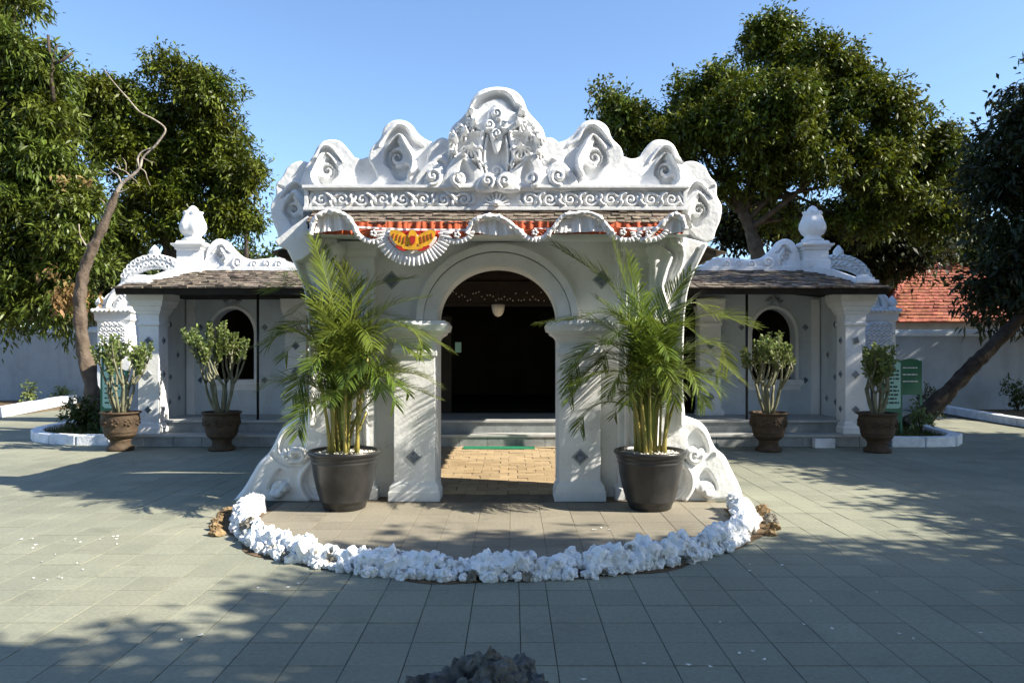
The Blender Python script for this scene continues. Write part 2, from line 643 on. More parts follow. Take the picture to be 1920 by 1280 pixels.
M['mat_green'] = simple('green door mat', (0.03, 0.22, 0.12), 0.9, 0.1, 50, 0.4, 0.6, 120)
M['lamp'] = simple('frosted lamp glass', (0.75, 0.68, 0.58), 0.3, 0.5)
M['petal'] = simple('fallen petal', (0.80, 0.80, 0.76), 0.7, 0.2)


# ------------------------------------------------------------------ carved relief panels
def poly_inside(gx, gz, poly):
    ins = np.zeros(gx.shape, dtype=bool)
    n = len(poly)
    for i in range(n):
        x1, z1 = poly[i]
        x2, z2 = poly[(i + 1) % n]
        if z1 == z2:
            continue
        c = ((z1 > gz) != (z2 > gz)) & (gx < (x2 - x1) * (gz - z1) / (z2 - z1) + x1)
        ins ^= c
    return ins


def line_dist(gx, gz, pts, closed=False):
    d = np.full(gx.shape, 1e9)
    n = len(pts)
    for i in range(n if closed else n - 1):
        x1, z1 = pts[i]
        x2, z2 = pts[(i + 1) % n]
        dx, dz = x2 - x1, z2 - z1
        l2 = dx * dx + dz * dz
        if l2 < 1e-14:
            continue
        t = np.clip(((gx - x1) * dx + (gz - z1) * dz) / l2, 0, 1)
        d = np.minimum(d, (gx - x1 - t * dx) ** 2 + (gz - z1 - t * dz) ** 2)
    return np.sqrt(d)


def spiral(cx, cy, r0, r1, turns, a0, sgn=1, n=None):
    """from radius r0 in to r1, angles in photo space (y down)"""
    n = n or int(14 * turns) + 2
    out = []
    for i in range(n):
        t = i / (n - 1)
        a = a0 + sgn * 2 * math.pi * turns * t
        r = r0 + (r1 - r0) * t ** 0.85
        out.append((cx + r * math.cos(a), cy + r * math.sin(a)))
    return out


def relief(name, outline, Y, thick, feats, mat, parent, res=0.0085, edge=0.020, flip=None, curve=True, lump=0.005, seed=0):
    """outline and features in photo pixels at depth Y; flip = mirror axis X (world)"""
    ol = catmull(outline, 6, True) if curve else np.array(outline, dtype=float)

    def tow(pts):
        pts = np.asarray(pts, dtype=float)
        x = (pts[:, 0] - 960.0) / F * Y
        z = H - (pts[:, 1] - HY) / F * Y
        if flip is not None:
            x = 2 * flip - x
        return np.stack([x, z], 1)

    px = Y / F
    O = tow(ol)
    x0, z0 = O.min(0) - res * 2
    x1, z1 = O.max(0) + res * 2
    nx, nz = int((x1 - x0) / res) + 2, int((z1 - z0) / res) + 2
    gx, gz = np.meshgrid(x0 + np.arange(nx) * res, z0 + np.arange(nz) * res)
    sd = line_dist(gx, gz, O, True)
    ins = poly_inside(gx, gz, O)
    sd = np.where(ins, sd, -sd)
    # cells whose centre lies inside
    cxs, czs = (gx[:-1, :-1] + res / 2), (gz[:-1, :-1] + res / 2)
    cell = poly_inside(cxs, czs, O)
    used = np.zeros(gx.shape, dtype=bool)
    used[:-1, :-1] |= cell
    used[1:, :-1] |= cell
    used[:-1, 1:] |= cell
    used[1:, 1:] |= cell
    full = np.zeros(gx.shape, dtype=int)
    full[:-1, :-1] += cell
    full[1:, :-1] += cell
    full[:-1, 1:] += cell
    full[1:, 1:] += cell
    bnd = used & (full < 4)
    gzs, gxs = np.gradient(sd, res)
    gl = np.sqrt(gxs ** 2 + gzs ** 2) + 1e-9
    nxg = np.where(bnd, gx - np.clip(sd, -res, res) * gxs / gl, gx)
    nzg = np.where(bnd, gz - np.clip(sd, -res, res) * gzs / gl, gz)
    s = np.where(bnd, 0, np.maximum(sd, 0))
    # rounded edge
    t = np.clip(1 - s / edge, 0, 1)
    h = -edge * (1 - np.sqrt(np.maximum(0, 1 - t * t)))
    for ft in feats:
        kind = ft[0]
        pts = tow(ft[1])
        if kind == 'ridge':
            w, ht = ft[2] * px, ft[3]
            d = line_dist(gx, gz, pts)
            q = np.clip(1 - (d / w) ** 2, 0, 1)
            h = h + ht * q ** 0.6
        elif kind == 'groove':
            w, ht = ft[2] * px, ft[3]
            d = line_dist(gx, gz, pts)
            q = np.clip(1 - (d / w) ** 2, 0, 1)
            h = h - ht * q
        elif kind == 'step':
            dz, soft = ft[2], ft[3] * px
            d = line_dist(gx, gz, pts, True)
            d = np.where(poly_inside(gx, gz, pts), d, -d)
            q = np.clip(d / soft + 0.5, 0, 1)
            q = q * q * (3 - 2 * q)
            h = h + dz * q
        elif kind == 'slope':      # pocket that deepens away from its rim
            dz, soft = ft[2], ft[3] * px
            d = line_dist(gx, gz, pts, True)
            d = np.where(poly_inside(gx, gz, pts), d, 0)
            q = np.clip(d / soft, 0, 1)
            h = h + dz * np.sqrt(q)
    # hand-made unevenness
    ph = seed * 1.7
    h = h + lump * (np.sin(gx * 9.1 + 2.0 * np.sin(gz * 5.3 + ph) + ph) * np.sin(gz * 8.3 + 1.7 * np.sin(gx * 6.1 + ph)))
    h = np.maximum(h, -thick * 0.8)
    idx = -np.ones(gx.shape, dtype=np.int64)
    n = int(used.sum())
    idx[used] = np.arange(n)
    fv = np.stack([nxg[used], Y - h[used], nzg[used]], 1)
    bv = np.stack([nxg[used], np.full(n, Y + thick), nzg[used]], 1)
    I, J = np.nonzero(cell)
    a, b, c, d = idx[I, J], idx[I, J + 1], idx[I + 1, J + 1], idx[I + 1, J]
    ff = np.stack([a, b, c, d], 1)
    bf = np.stack([d, c, b, a], 1) + n
    # side wall: cell edges that belong to one cell
    pad = np.pad(cell, 1)
    sides = []
    for (di, dj, e0, e1) in ((-1, 0, (0, 0), (0, 1)), (1, 0, (1, 1), (1, 0)), (0, -1, (1, 0), (0, 0)), (0, 1, (0, 1), (1, 1))):
        nb = pad[1 + di:pad.shape[0] - 1 + di, 1 + dj:pad.shape[1] - 1 + dj]
        I2, J2 = np.nonzero(cell & ~nb)
        p0 = idx[I2 + e0[0], J2 + e0[1]]
        p1 = idx[I2 + e1[0], J2 + e1[1]]
        sides.append(np.stack([p1, p0, p0 + n, p1 + n], 1))
    Fq = np.concatenate([ff, bf] + sides)
    V = np.concatenate([fv, bv])
    b0 = wpos(parent)
    V = V - np.array([b0.x, b0.y, b0.z])
    me = npmesh(name, V, Fq)
    bm = bmesh.new()
    bm.from_mesh(me)
    bmesh.ops.recalc_face_normals(bm, faces=bm.faces)
    for e in bm.edges:
        if e.is_manifold and e.calc_face_angle(0) > 1.0:
            e.smooth = False
    bm.to_mesh(me)
    bm.free()
    o = finish(name, me, mat, parent, True)
    return o


def eye(cx, cy, s, sg=1, brow=(0, -58), depth=0.075):
    """the wadasan motif: a teardrop pocket, a thick scroll curling in it and a hooded brow above"""
    T = lambda pts: [(cx + sg * x * s, cy + y * s) for x, y in pts]
    pocket = catmull(T([(4, -40), (16, -22), (29, 2), (26, 24), (12, 36), (-2, 34), (-12, 18), (-23, 4), (-16, -20)]), 5, True)
    body = catmull(T([(8, -40), (20, -20), (31, 4), (29, 26), (16, 32), (21, 14), (15, 8), (2, 14), (-11, 8), (-14, -6), (-6, -18), (4, -22), (0, -32)]), 5, True)
    sp = [(cx + sg * (x - cx), y) for x, y in spiral(cx + 1 * s, cy - 3 * s, 14 * s, 1.0 * s, 1.35, math.radians(110), 1)]
    b = brow
    hood = catmull(T([(b[0] - 32, b[1] + 30), (b[0] - 14, b[1] + 6), (b[0] + 2, b[1] - 5), (b[0] + 15, b[1] + 2), (b[0] + 25, b[1] + 18), (b[0] + 42, b[1] + 31), (b[0] + 24, b[1] + 30), (b[0] + 12, b[1] + 15), (b[0] + 1, b[1] + 8), (b[0] - 12, b[1] + 16)]), 6, True)
    br = catmull(T([(b[0] - 33, b[1] + 28), (b[0] - 15, b[1] + 3), (b[0] + 2, b[1] - 8), (b[0] + 17, b[1]), (b[0] + 27, b[1] + 16), (b[0] + 43, b[1] + 28)]), 6)
    return [('step', pocket, -depth, 2.2 * s), ('step', body, depth * 1.15, 2.6 * s), ('groove', catmull(sp, 2), 3.6 * s, 0.065),
            ('ridge', catmull(T([(-16, -20), (4, -42), (18, -24), (31, 2), (28, 26), (20, 36)]), 5), 4 * s, 0.03),
            ('step', hood, -0.055, 2.4 * s), ('ridge', br, 3.5 * s, 0.022)]


def scroll(cx, cy, r, sg=1, ht=0.05, w=0.34, a0=60, turns=1.4):
    sp = [(cx + sg * (x - cx), y) for x, y in spiral(cx, cy, r, r * 0.1, turns, math.radians(a0), -1)]
    return [('ridge', catmull(sp, 2), r * w, ht)]


# ------------------------------------------------------------------ ground
def struct(o):
    o['kind'] = 'structure'
    return o


me = pymesh('ground', [(-400, -60, -0.03), (400, -60, -0.03), (400, 700, -0.03), (-400, 700, -0.03)], [(0, 1, 2, 3)])
struct(finish('ground', me, M['ground']))

PAV_Z = -0.0040
me = pymesh('courtyard_paving', [(-12.6, -8, PAV_Z), (11.0, -8, PAV_Z), (11.0, 23.8, PAV_Z), (-12.6, 23.8, PAV_Z)], [(0, 1, 2, 3)])
paving = struct(finish('courtyard_paving', me, M['joint']))

# ring of the forecourt (half ellipse in front of the gate)
RC = (X0 + 0.01, 7.55)
RX, RY = 2.42, 2.28


def ring_pt(t, k=1.0):
    """t 0..1 from the left end to the right end"""
    a = math.pi * (1 + t)
    return (RC[0] + RX * k * math.cos(a), RC[1] + RY * k * math.sin(a))


def in_ring(x, y, k=1.0):
    if y > RC[1]:
        return abs(x - RC[0]) < RX * k and y < 8.0
    return ((x - RC[0]) / (RX * k)) ** 2 + ((y - RC[1]) / (RY * k)) ** 2 < 1


T = 0.30
GAP = 0.0055


def tile_mesh(w, l, name):
    m = MB()
    g = GAP / 2
    x, y, bz = w / 2 - g, l / 2 - g, 0.0012
    V = [(-x, -y, -0.01), (x, -y, -0.01), (x, y, -0.01), (-x, y, -0.01)]
    V += [(-x, -y, -bz), (x, -y, -bz), (x, y, -bz), (-x, y, -bz)]
    i = 0.0012
    V += [(-x + i, -y + i, 0), (x - i, -y + i, 0), (x - i, y - i, 0), (-x + i, y - i, 0)]
    Fc = [(8, 9, 10, 11)]
    for a in (0, 4):
        for k in range(4):
            Fc.append((a + k, a + (k + 1) % 4, a + 4 + (k + 1) % 4, a + 4 + k))
    return V, Fc


cols = [(0.047, 0.231)]
x = 0.231
while x < 11.0 - T:
    cols.append((x, x + T))
    x += T
x = 0.047
while x > -12.6 + T:
    cols.append((x - T, x))
    x -= T
rows = [3.789 + T * k for k in range(-16, 67)]
tiles_all = []
for (a, b) in cols:
    for r in rows:
        c = ((a + b) / 2, r + T / 2)
        if in_ring(c[0], c[1], 0.98):
            continue
        if 12.5 < c[1] + T / 2 and abs(c[0] - X0) < 6.45:
            continue
        if abs(c[0] - X0) < 2.05 and 8.0 < c[1] < 12.6:
            continue
        tiles_all.append((c, b - a))
vis = [t for t in tiles_all if t[0][1] > 3.3 and abs(t[0][0]) < 0.69 * t[0][1] + 0.2]
vis.sort(key=lambda t: t[0][1] + 0.02 * abs(t[0][0]))
near = vis[:300]
near_set = set((round(t[0][0], 4), round(t[0][1], 4)) for t in near)
tm = {}
for w in (round(0.184, 4), round(T, 4)):
    V, Fc = tile_mesh(w, T, 'tile')
    tm[w] = pymesh('tile', V, Fc)
    tm[w].materials.append(M['paving'])
rt = random.Random(4)
for (c, w) in near:
    me = tm[min(tm, key=lambda k: abs(k - w))]
    o = finish('tile', me, None, paving)
    o.location = (c[0], c[1], rt.uniform(-0.0015, 0.001))
    o.rotation_euler = (rt.gauss(0, 0.0018), rt.gauss(0, 0.0018), rt.gauss(0, 0.002))
VV, FF = [], []
for (c, w) in tiles_all:
    if (round(c[0], 4), round(c[1], 4)) in near_set:
        continue
    V, Fc = tile_mesh(w, T, 'tile')
    b = len(VV)
    dz = rt.uniform(-0.0015, 0.001)
    VV.extend([(p[0] + c[0], p[1] + c[1], p[2] + dz) for p in V])
    FF.extend([tuple(i + b for i in f) for f in Fc])
me = pymesh('far_tiles', VV, FF)
finish('far_tiles', me, M['paving'], paving, kind='stuff')

# forecourt floor inside the stone ring
pts = [ring_pt(i / 40, 0.97) for i in range(41)]
pts = pts + [(RC[0] + RX * 0.97, 8.3), (RC[0] - RX * 0.97, 8.3)]
me = pymesh('forecourt_floor', [(p[0], p[1], -0.0028) for p in pts], [tuple(range(len(pts)))])
fore = struct(finish('forecourt_floor', me, M['joint_brown']))
V, Fc = tile_mesh(0.30, 0.30, 'floor_tile')
fm = pymesh('floor_tile', V, Fc)
fm.materials.append(M['paving_brown'])
for i in range(-9, 10):
    for j in range(0, 11):
        c = (X0 + i * 0.30, 5.05 + j * 0.30)
        if in_ring(c[0], c[1], 0.99) and c[1] < 8.2:
            o = finish('floor_tile', fm, None, fore)
            o.location = (c[0], c[1], rt.uniform(-0.0015, 0.001))
            o.rotation_euler = (rt.gauss(0, 0.002), rt.gauss(0, 0.002), 0)

# brick floor of the passage behind the arch
me = pymesh('passage_floor', [(-2.2, 8.305, -0.0022), (1.86, 8.305, -0.0022), (1.86, 12.5, -0.0022), (-2.2, 12.5, -0.0022)], [(0, 1, 2, 3)])
passage = struct(finish('passage_floor', me, M['joint_brown']))
bmeshes = []
for k in range(5):
    V, Fc = tile_mesh(0.235, 0.205, 'floor_brick')
    rr = random.Random(50 + k)
    V = [(p[0] + rr.uniform(-0.012, 0.012), p[1] + rr.uniform(-0.012, 0.012), p[2] + rr.uniform(-0.002, 0.002)) for p in V]
    b_ = pymesh('floor_brick', V, Fc)
    b_.materials.append(M['brick_floor'])
    bmeshes.append(b_)
nb = 0
for j in range(20):
    for i in range(-6, 7):
        xx = X0 + (i + (0.5 if j % 2 else 0)) * 0.24
        if abs(xx - X0) > 1.5:
            continue
        o = finish('floor_brick', bmeshes[rt.randrange(5)], None, passage)
        o.location = (xx, 8.45 + j * 0.21, rt.uniform(0.001, 0.007))
        o.rotation_euler = (rt.gauss(0, 0.012), rt.gauss(0, 0.012), rt.gauss(0, 0.03))

# soil strip under the border stones
V, Fc = [], []
for i in range(61):
    t = i / 60
    wob = 0.03 * math.sin(t * 31) + 0.02 * math.sin(t * 57 + 1)
    ex = 0.09 * (abs(t - 0.5) * 2) ** 4
    a, b = ring_pt(t, 0.955), ring_pt(t, 1.052 + wob * 0.6 + ex)
    V += [(a[0], a[1], 0.004), (b[0], b[1], 0.004)]
for i in range(60):
    Fc.append((2 * i, 2 * i + 1, 2 * i + 3, 2 * i + 2))
me = pymesh('soil_strip', V, Fc)
struct(finish('soil_strip', me, M['soil']))


# ------------------------------------------------------------------ border stones and the front rock
def stone_mesh(name, seed, sub=3, amp=0.55, spike=0.50, flat=1.0):
    bm = bmesh.new()
    bmesh.ops.create_icosphere(bm, subdivisions=sub, radius=1.0)
    off = Vector((seed * 3.1, seed * 1.7, seed * 0.9))
    for v in bm.verts:
        d = v.co.normalized()
        n1 = noise.noise(d * 1.5 + off)
        n2 = 1 - abs(noise.noise(d * 3.2 + off * 2)) * 2
        n3 = noise.noise(d * 7 + off)
        r = 0.85 + amp * n1 + spike * n2 * 0.7 + 0.07 * n3 + 0.07 * (1 - abs(noise.noise(d * 5.3 + off)) * 3)
        v.co = d * max(r, 0.35)
        v.co.z *= flat
    me = bpy.data.meshes.new(name)
    bm.to_mesh(me)
    bm.free()
    return me


border = thing('stone_border', (RC[0], RC[1] - RY, 0), 'half ring of whitewashed coral stones on the paving in front of the gate', 'stone border')
white_ms, bare_ms, brown_ms = [], [], []
for k in range(7):
    m_ = stone_mesh('stone', k + 1)
    m_.materials.append(M['rock_white'])
    white_ms.append(m_)
for k in range(2):
    m_ = stone_mesh('stone', k + 21)
    m_.materials.append(M['rock_bare'])
    bare_ms.append(m_)
    m_ = stone_mesh('stone', k + 31)
    m_.materials.append(M['rock_brown'])
    brown_ms.append(m_)
rs = random.Random(12)


def put_stone(me, x, y, z, sx, sy, sz):
    o = finish('stone', me, None, border)
    o.location = Vector((x, y, z)) - wpos(border)
    o.rotation_euler = (rs.uniform(-0.5, 0.5), rs.uniform(-0.5, 0.5), rs.uniform(0, 6.28))
    o.scale = (sx, sy, sz)


NS = 100
for i in range(NS):
    t = (i + 0.5) / NS
    x, y = ring_pt(t, 1.0 + rs.uniform(-0.01, 0.012))
    s = rs.choice((rs.uniform(0.05, 0.06), rs.uniform(0.06, 0.078), rs.uniform(0.078, 0.098)))
    me = rs.choice(white_ms)
    if i in (15, 16, 17):
        me = bare_ms[i % 2]
        s = 0.07
    put_stone(me, x, y, 0.06 + rs.uniform(0, 0.025), s, s, s * rs.uniform(0.95, 1.4))
for i in range(NS + 10):          # foot course in front, smaller
    t = (i + rs.uniform(0.2, 0.8)) / (NS + 10)
    x, y = ring_pt(t, 1.035 + rs.uniform(-0.005, 0.012))
    s = rs.uniform(0.022, 0.05)
    me = rs.choice(white_ms) if rs.random() > 0.05 else rs.choice(bare_ms)
    put_stone(me, x, y, 0.03, s, s, s * rs.uniform(0.8, 1.3))
for i in range(46):               # top knobs
    t = rs.random()
    x, y = ring_pt(t, rs.uniform(0.975, 1.0))
    s = rs.uniform(0.025, 0.045)
    put_stone(rs.choice(white_ms), x, y, 0.105 + rs.uniform(-0.03, 0.03), s, s, s * 1.3)
for t in (0.02, 0.05, 0.08, 0.11, 0.14, 0.86, 0.89, 0.92, 0.945, 0.97, 0.99):   # unpainted stones at both ends, outside
    x, y = ring_pt(t, 1.105)
    s = rs.uniform(0.035, 0.06)
    put_stone(rs.choice(brown_ms + bare_ms[:1]), x, y, 0.022, s, s, s * 0.7)

bm = bmesh.new()
bmesh.ops.create_icosphere(bm, subdivisions=6, radius=1.0)
for v in bm.verts:
    d = v.co.normalized()
    p = d * 1.3 + Vector((5.2, 1.1, 3.7))
    n1 = noise.noise(p * 1.6)
    rg = 1 - abs(noise.noise(p * 3.4)) * 2
    rg2 = 1 - abs(noise.noise(p * 8.1)) * 2
    pit = noise.noise(p * 15)
    r = 0.74 + 0.24 * n1 + 0.15 * rg + 0.06 * rg2 + 0.035 * pit
    v.co = d * r
    if v.co.z > 0:
        v.co.z *= 0.92 + 0.16 * math.exp(-((v.co.x + 0.03) ** 2 + v.co.y ** 2) / 0.05)
    v.co.x *= 0.46
    v.co.y *= 0.34
    v.co.z *= 0.42
zt = max(v.co.z for v in bm.verts)
tip = max(bm.verts, key=lambda v: v.co.z).co.copy()
me = bpy.data.meshes.new('coral_rock')
bm.to_mesh(me)
bm.free()
rock = finish('coral_rock', me, M['rock_dark'])
RKY = 2.95
rock.location = (PX(920, RKY) - tip.x, RKY - tip.y, PZ(1208, RKY) - zt)
tag(rock, 'dark rugged coral rock at the bottom edge before the white stone ring', 'rock')

# fallen petals
pv, pf = [], []
rp_ = random.Random(8)
spots = [(60, 1010, 30, 8), (160, 1015, 45, 10), (130, 1060, 60, 14), (100, 1085, 40, 8), (210, 1010, 40, 6), (1270, 1250, 190, 25), (1420, 1230, 60, 12), (1700, 1190, 140, 12), (1400, 1065, 60, 12), (520, 1110, 80, 20), (370, 1195, 30, 5), (1090, 992, 40, 4), (1540, 1150, 200, 40)]
for (cx, cy, sx, sy) in spots:
    for k in range(4):
        g = G(cx + rp_.gauss(0, sx * 0.6), min(1275, cy + rp_.gauss(0, sy * 0.6)))
        a = rp_.uniform(0, 6.28)
        l, w = rp_.uniform(0.009, 0.02), rp_.uniform(0.005, 0.011)
        b = len(pv)
        for (u, v_) in ((-l, 0), (0, -w), (l, 0), (0, w)):
            pv.append((g[0] + u * math.cos(a) - v_ * math.sin(a), g[1] + u * math.sin(a) + v_ * math.cos(a), 0.006 + (0.005 if u else 0)))
        pf.append((b, b + 1, b + 2, b + 3))
me = pymesh('fallen_petals', pv, pf)
tag(finish('fallen_petals', me, M['petal']), 'small white petals scattered over the courtyard paving', 'petals', kind='stuff')

# ------------------------------------------------------------------ the gate
gate = thing('gate', (X0, 8.3, 0), 'white plaster gate with cloud-scroll crest and round arch between two potted palms', 'gate')
YW = 8.20                 # wall face
AC, AHW = X0 + 0.01, 0.665
ASP, ATOP = PZ(600, 8.15), PZ(498, 8.15)


def arch_pts(hw, ht, n=28):
    return [(AC - hw * math.cos(math.pi * i / n), ASP + ht * math.sin(math.pi * i / n)) for i in range(n + 1)]


WHW = 2.0
ZW = 3.05
m = MB()
ap = arch_pts(AHW, ATOP - ASP)
poly = [(X0 - WHW, 0), (AC - AHW, 0)] + ap + [(AC + AHW, 0), (X0 + WHW, 0), (X0 + WHW, ZW), (X0 - WHW, ZW)]
m.prism(poly, YW, 8.62)
m.build('wall', M['plaster'], gate)
# archivolt, two fasciae
m = MB()
m.sweep_prism(arch_pts(AHW + 0.012, ATOP - ASP + 0.012), [(0, 0.02), (0, -0.055), (0.13, -0.055), (0.135, -0.04), (0.135, 0.02)], YW)
m.build('arch_band', M['plaster'], gate, smooth=False)
m = MB()
m.sweep_prism(arch_pts(AHW + 0.150, ATOP - ASP + 0.158), [(0, 0.02), (0, -0.075), (0.075, -0.095), (0.10, -0.06), (0.10, 0.02)], YW)
m.build('arch_moulding', M['plaster'], gate)

# pilasters
YP = 7.97
inlay_m = None


def inlay_mesh():
    m = MB()
    s = 0.075
    V = [(-s, 0, 0), (0, 0, -s), (s, 0, 0), (0, 0, s)]
    q = 0.055
    V2 = [(-q, -0.012, 0), (0, -0.012, -q), (q, -0.012, 0), (0, -0.012, q)]
    V3 = [(-s, 0.01, 0), (0, 0.01, -s), (s, 0.01, 0), (0, 0.01, s)]
    V += V2 + V3
    Fc = []
    for k in range(4):
        Fc.append((k, (k + 1) % 4, 4 + (k + 1) % 4, 4 + k))
        Fc.append((8 + k, 8 + (k + 1) % 4, (k + 1) % 4, k))
    me = pymesh('inlay_tile', V, Fc + [(4, 5, 6, 7)])
    me.materials.append(M['plate_frame'])
    me.materials.append(M['plate'])
    me.polygons[8].material_index = 1
    return me


INLAY = inlay_mesh()


def inlay(x, y, z, parent, s=1.0, rotz=0.0, rot=0.0):
    o = finish('inlay_tile', INLAY, None, parent)
    o.location = Vector((x, y - 0.002, z)) - wpos(parent)
    o.scale = (s, 1, s)
    o.rotation_euler = (0, rot, rotz)
    return o


zc = lambda py: PZ(py, YP)
for sx in (-1, 1):
    xa, xb = (AC - AHW - 0.45, AC - AHW - 0.005) if sx < 0 else (AC + AHW + 0.005, AC + AHW + 0.45)
    m = MB()
    prof = [(0.0, 0.055), (0.10, 0.055), (0.115, 0.045), (0.16, 0.04), (0.20, 0.006), (0.21, 0.0),
            (zc(668), 0.0), (zc(667), 0.022), (zc(660), 0.026), (zc(654), 0.012), (zc(653), 0.0), (zc(648), 0.0)]
    m.stack(xa, xb, YP + 0.02, YW + 0.03, prof)
    pil = m.build('pilaster', M['plaster'], gate, bevel=0.006)
    inlay((xa + xb) / 2, YP + 0.02, PZ(857, YP), pil, 1.25)
    m = MB()
    prof = [(zc(648), 0.0), (zc(640), 0.012), (zc(632), 0.04), (zc(626), 0.09), (zc(622), 0.095), (zc(620), 0.125), (zc(609), 0.14), (zc(604), 0.12), (zc(601), 0.11)]
    m.stack(xa + 0.003, xb - 0.003, YP + 0.05, YW + 0.25, prof)
    m.build('capital', M['plaster'], gate)
    # stub between capital and arch foot
# outer piers (fluted) with slim half columns
for sx in (-1, 1):
    xa, xb = (X0 - 2.02, X0 - 1.33) if sx < 0 else (X0 + 1.33, X0 + 2.02)
    m = MB()
    prof = [(0, 0.04), (0.12, 0.04), (0.15, 0.0), (2.62, 0.0), (2.64, 0.03), (2.70, 0.035), (2.72, 0.05), (2.80, 0.05), (2.802, 0)]
    m.stack(xa, xb, 8.06, 8.66, prof)
    pier = m.build('pier', M['plaster'], gate, bevel=0.006)
    for k in range(5):
        u = xa + 0.09 + k * (xb - xa - 0.18) / 4
        m = MB()
        m.tube([(u, 8.055, 0.3), (u, 8.055, 2.5)], 0.028, 8)
        m.build('flute', M['plaster'], pier, smooth=True)
    xc = X0 + sx * 1.70
    m = MB()
    m.lathe((xc, 7.99, 0), [(0.10, 0), (0.10, 0.08), (0.075, 0.12), (0.06, 0.16), (0.056, 1.2), (0.05, 2.55), (0.07, 2.58), (0.055, 2.62), (0.085, 2.68), (0.09, 2.76)], 20)
    m.build('half_column', M['plaster'], pier, smooth=True)
    inlay(X0 + sx * 1.16, YW, PZ(525, YW), gate, 1.4)

# crest
YC = 7.86
crest_specs = []
AX = X0


def both(name, outline, Y, thick, feats, **kw):
    a = relief(name, outline, Y, thick, feats, M['plaster_carved'], gate, **kw)
    kw = dict(kw)
    kw['seed'] = kw.get('seed', 0) + 5
    b = relief(name, outline, Y, thick, feats, M['plaster_carved'], gate, flip=AX, **kw)
    return a, b


# side lobe (given for the right hand, mirrored to the left)
side_o = [(1268, 352), (1270, 318), (1283, 304), (1303, 302), (1322, 312), (1332, 330), (1344, 345), (1345, 366), (1354, 386), (1351, 412), (1343, 432), (1338, 448), (1324, 455), (1308, 449), (1290, 432), (1272, 415), (1268, 392)]
both('crest_lobe', side_o, YC + 0.10, 0.26, eye(1312, 395, 0.80, -1, (4, -60)) + [('groove', catmull([(1338, 350), (1328, 355), (1318, 362)], 4), 3, 0.02)], seed=1)
# outer lobe
l2 = [(575, 356), (570, 318), (583, 298), (596, 272), (612, 262), (634, 263), (650, 277), (660, 292), (676, 297), (694, 293), (712, 305), (716, 356)]
both('crest_lobe', l2, YC + 0.05, 0.26, eye(614, 322, 0.86, -1, (0, -50)), seed=2)
# inner lobe
l1 = [(698, 356), (706, 334), (700, 315), (691, 298), (695, 277), (712, 258), (720, 238), (736, 226), (756, 225), (772, 234), (784, 250), (800, 262), (816, 266), (832, 262), (850, 280), (852, 356)]
both('crest_lobe', l1, YC, 0.28, eye(744, 298, 1.08, 1, (3, -52)) + [('ridge', catmull([(776, 352), (770, 335), (778, 315)], 5), 5, 0.04), ('slope', catmull([(785, 352), (778, 335), (784, 318), (793, 335), (797, 352)], 4, True), -0.06, 9)], seed=3)
# back lobe beside the centre
s0 = [(798, 356), (800, 300), (806, 275), (822, 259), (838, 260), (850, 278), (866, 300), (872, 356)]
both('crest_lobe', s0, YC - 0.045, 0.25, [('ridge', catmull([(812, 306), (824, 297), (836, 303)], 5), 5, 0.03)], seed=4)
# small scroll lobes
s1 = [(779, 357), (778, 335), (788, 320), (802, 305), (818, 303), (830, 314), (834, 335), (833, 357)]
both('crest_scroll', s1, YC - 0.085, 0.22, scroll(812, 331, 17, 1, 0.05, 0.3, 100) + [('groove', catmull([(792, 345), (798, 328), (812, 318)], 4), 3, 0.02)], seed=5)
s2 = [(830, 357), (836, 322), (850, 296), (864, 285), (878, 293), (892, 310), (904, 328), (902, 345), (888, 357)]
both('crest_scroll', s2, YC - 0.10, 0.24, [('slope', catmull([(868, 300), (884, 318), (888, 338), (868, 345), (858, 325)], 5, True), -0.07, 12)] + scroll(862, 335, 15, -1, 0.07, 0.32, 80), seed=6)
# centre peak
ce = [(842, 356), (840, 300), (840, 262), (846, 238), (862, 223), (876, 206), (885, 184), (902, 168), (932, 162), (962, 168), (980, 184), (989, 206), (1003, 223), (1017, 240), (1023, 262), (1022, 300), (1020, 356)]
cf = [('groove', catmull([(893, 198), (905, 187), (932, 178), (950, 184), (960, 198), (972, 206)], 6), 8, 0.08), ('ridge', catmull([(890, 193), (904, 180), (932, 171), (954, 177), (965, 193), (976, 200)], 6), 5, 0.03)]
for sg in (-1, 1):
    R = lambda pts: [(931 + sg * (x - 931), y) for x, y in pts]
    # fans of leaf blades either side
    for (bx, by, a0, nn, ln) in ((968, 232, -55, 6, 18), (985, 246, -40, 6, 20), (1003, 262, -60, 6, 18), (975, 275, 10, 7, 20), (990, 292, 20, 6, 18), (1004, 288, -20, 5, 17), (972, 215, -60, 4, 13), (968, 300, 40, 5, 17)):
        for q in range(nn):
            a = math.radians(a0 + q * 24)
            p0 = (bx + 3 * math.cos(a), by + 3 * math.sin(a))
            p1 = (bx + ln * math.cos(a), by + ln * math.sin(a) * 0.9)
            pm = ((p0[0] + p1[0]) / 2 + 2, (p0[1] + p1[1]) / 2 - 2)
            cf.append(('ridge', catmull(R([p0, pm, p1]), 3), 3.0, 0.065))
    cf.append(('ridge', catmull(R([(956, 252), (962, 290), (958, 325), (944, 348)]), 6), 4.5, 0.06))
    cf.append(('ridge', catmull(R([(948, 256), (953, 290), (950, 322), (940, 342)]), 6), 2.5, 0.05))
    cf.append(('ridge', catmull(R([(956, 250), (975, 248), (1000, 258), (1008, 285)]), 6), 3, 0.05))
    cf.append(('slope', catmull(R([(972, 212), (1000, 240), (1014, 262), (1010, 300), (985, 318), (970, 300), (966, 250)]), 5, True), -0.035, 10))
cf.append(('slope', catmull([(932, 262), (948, 268), (952, 300), (944, 335), (932, 344), (919, 335), (911, 300), (915, 268)], 5, True), -0.06, 10))
cf += scroll(931, 320, 13, 1, 0.06, 0.35, 90)
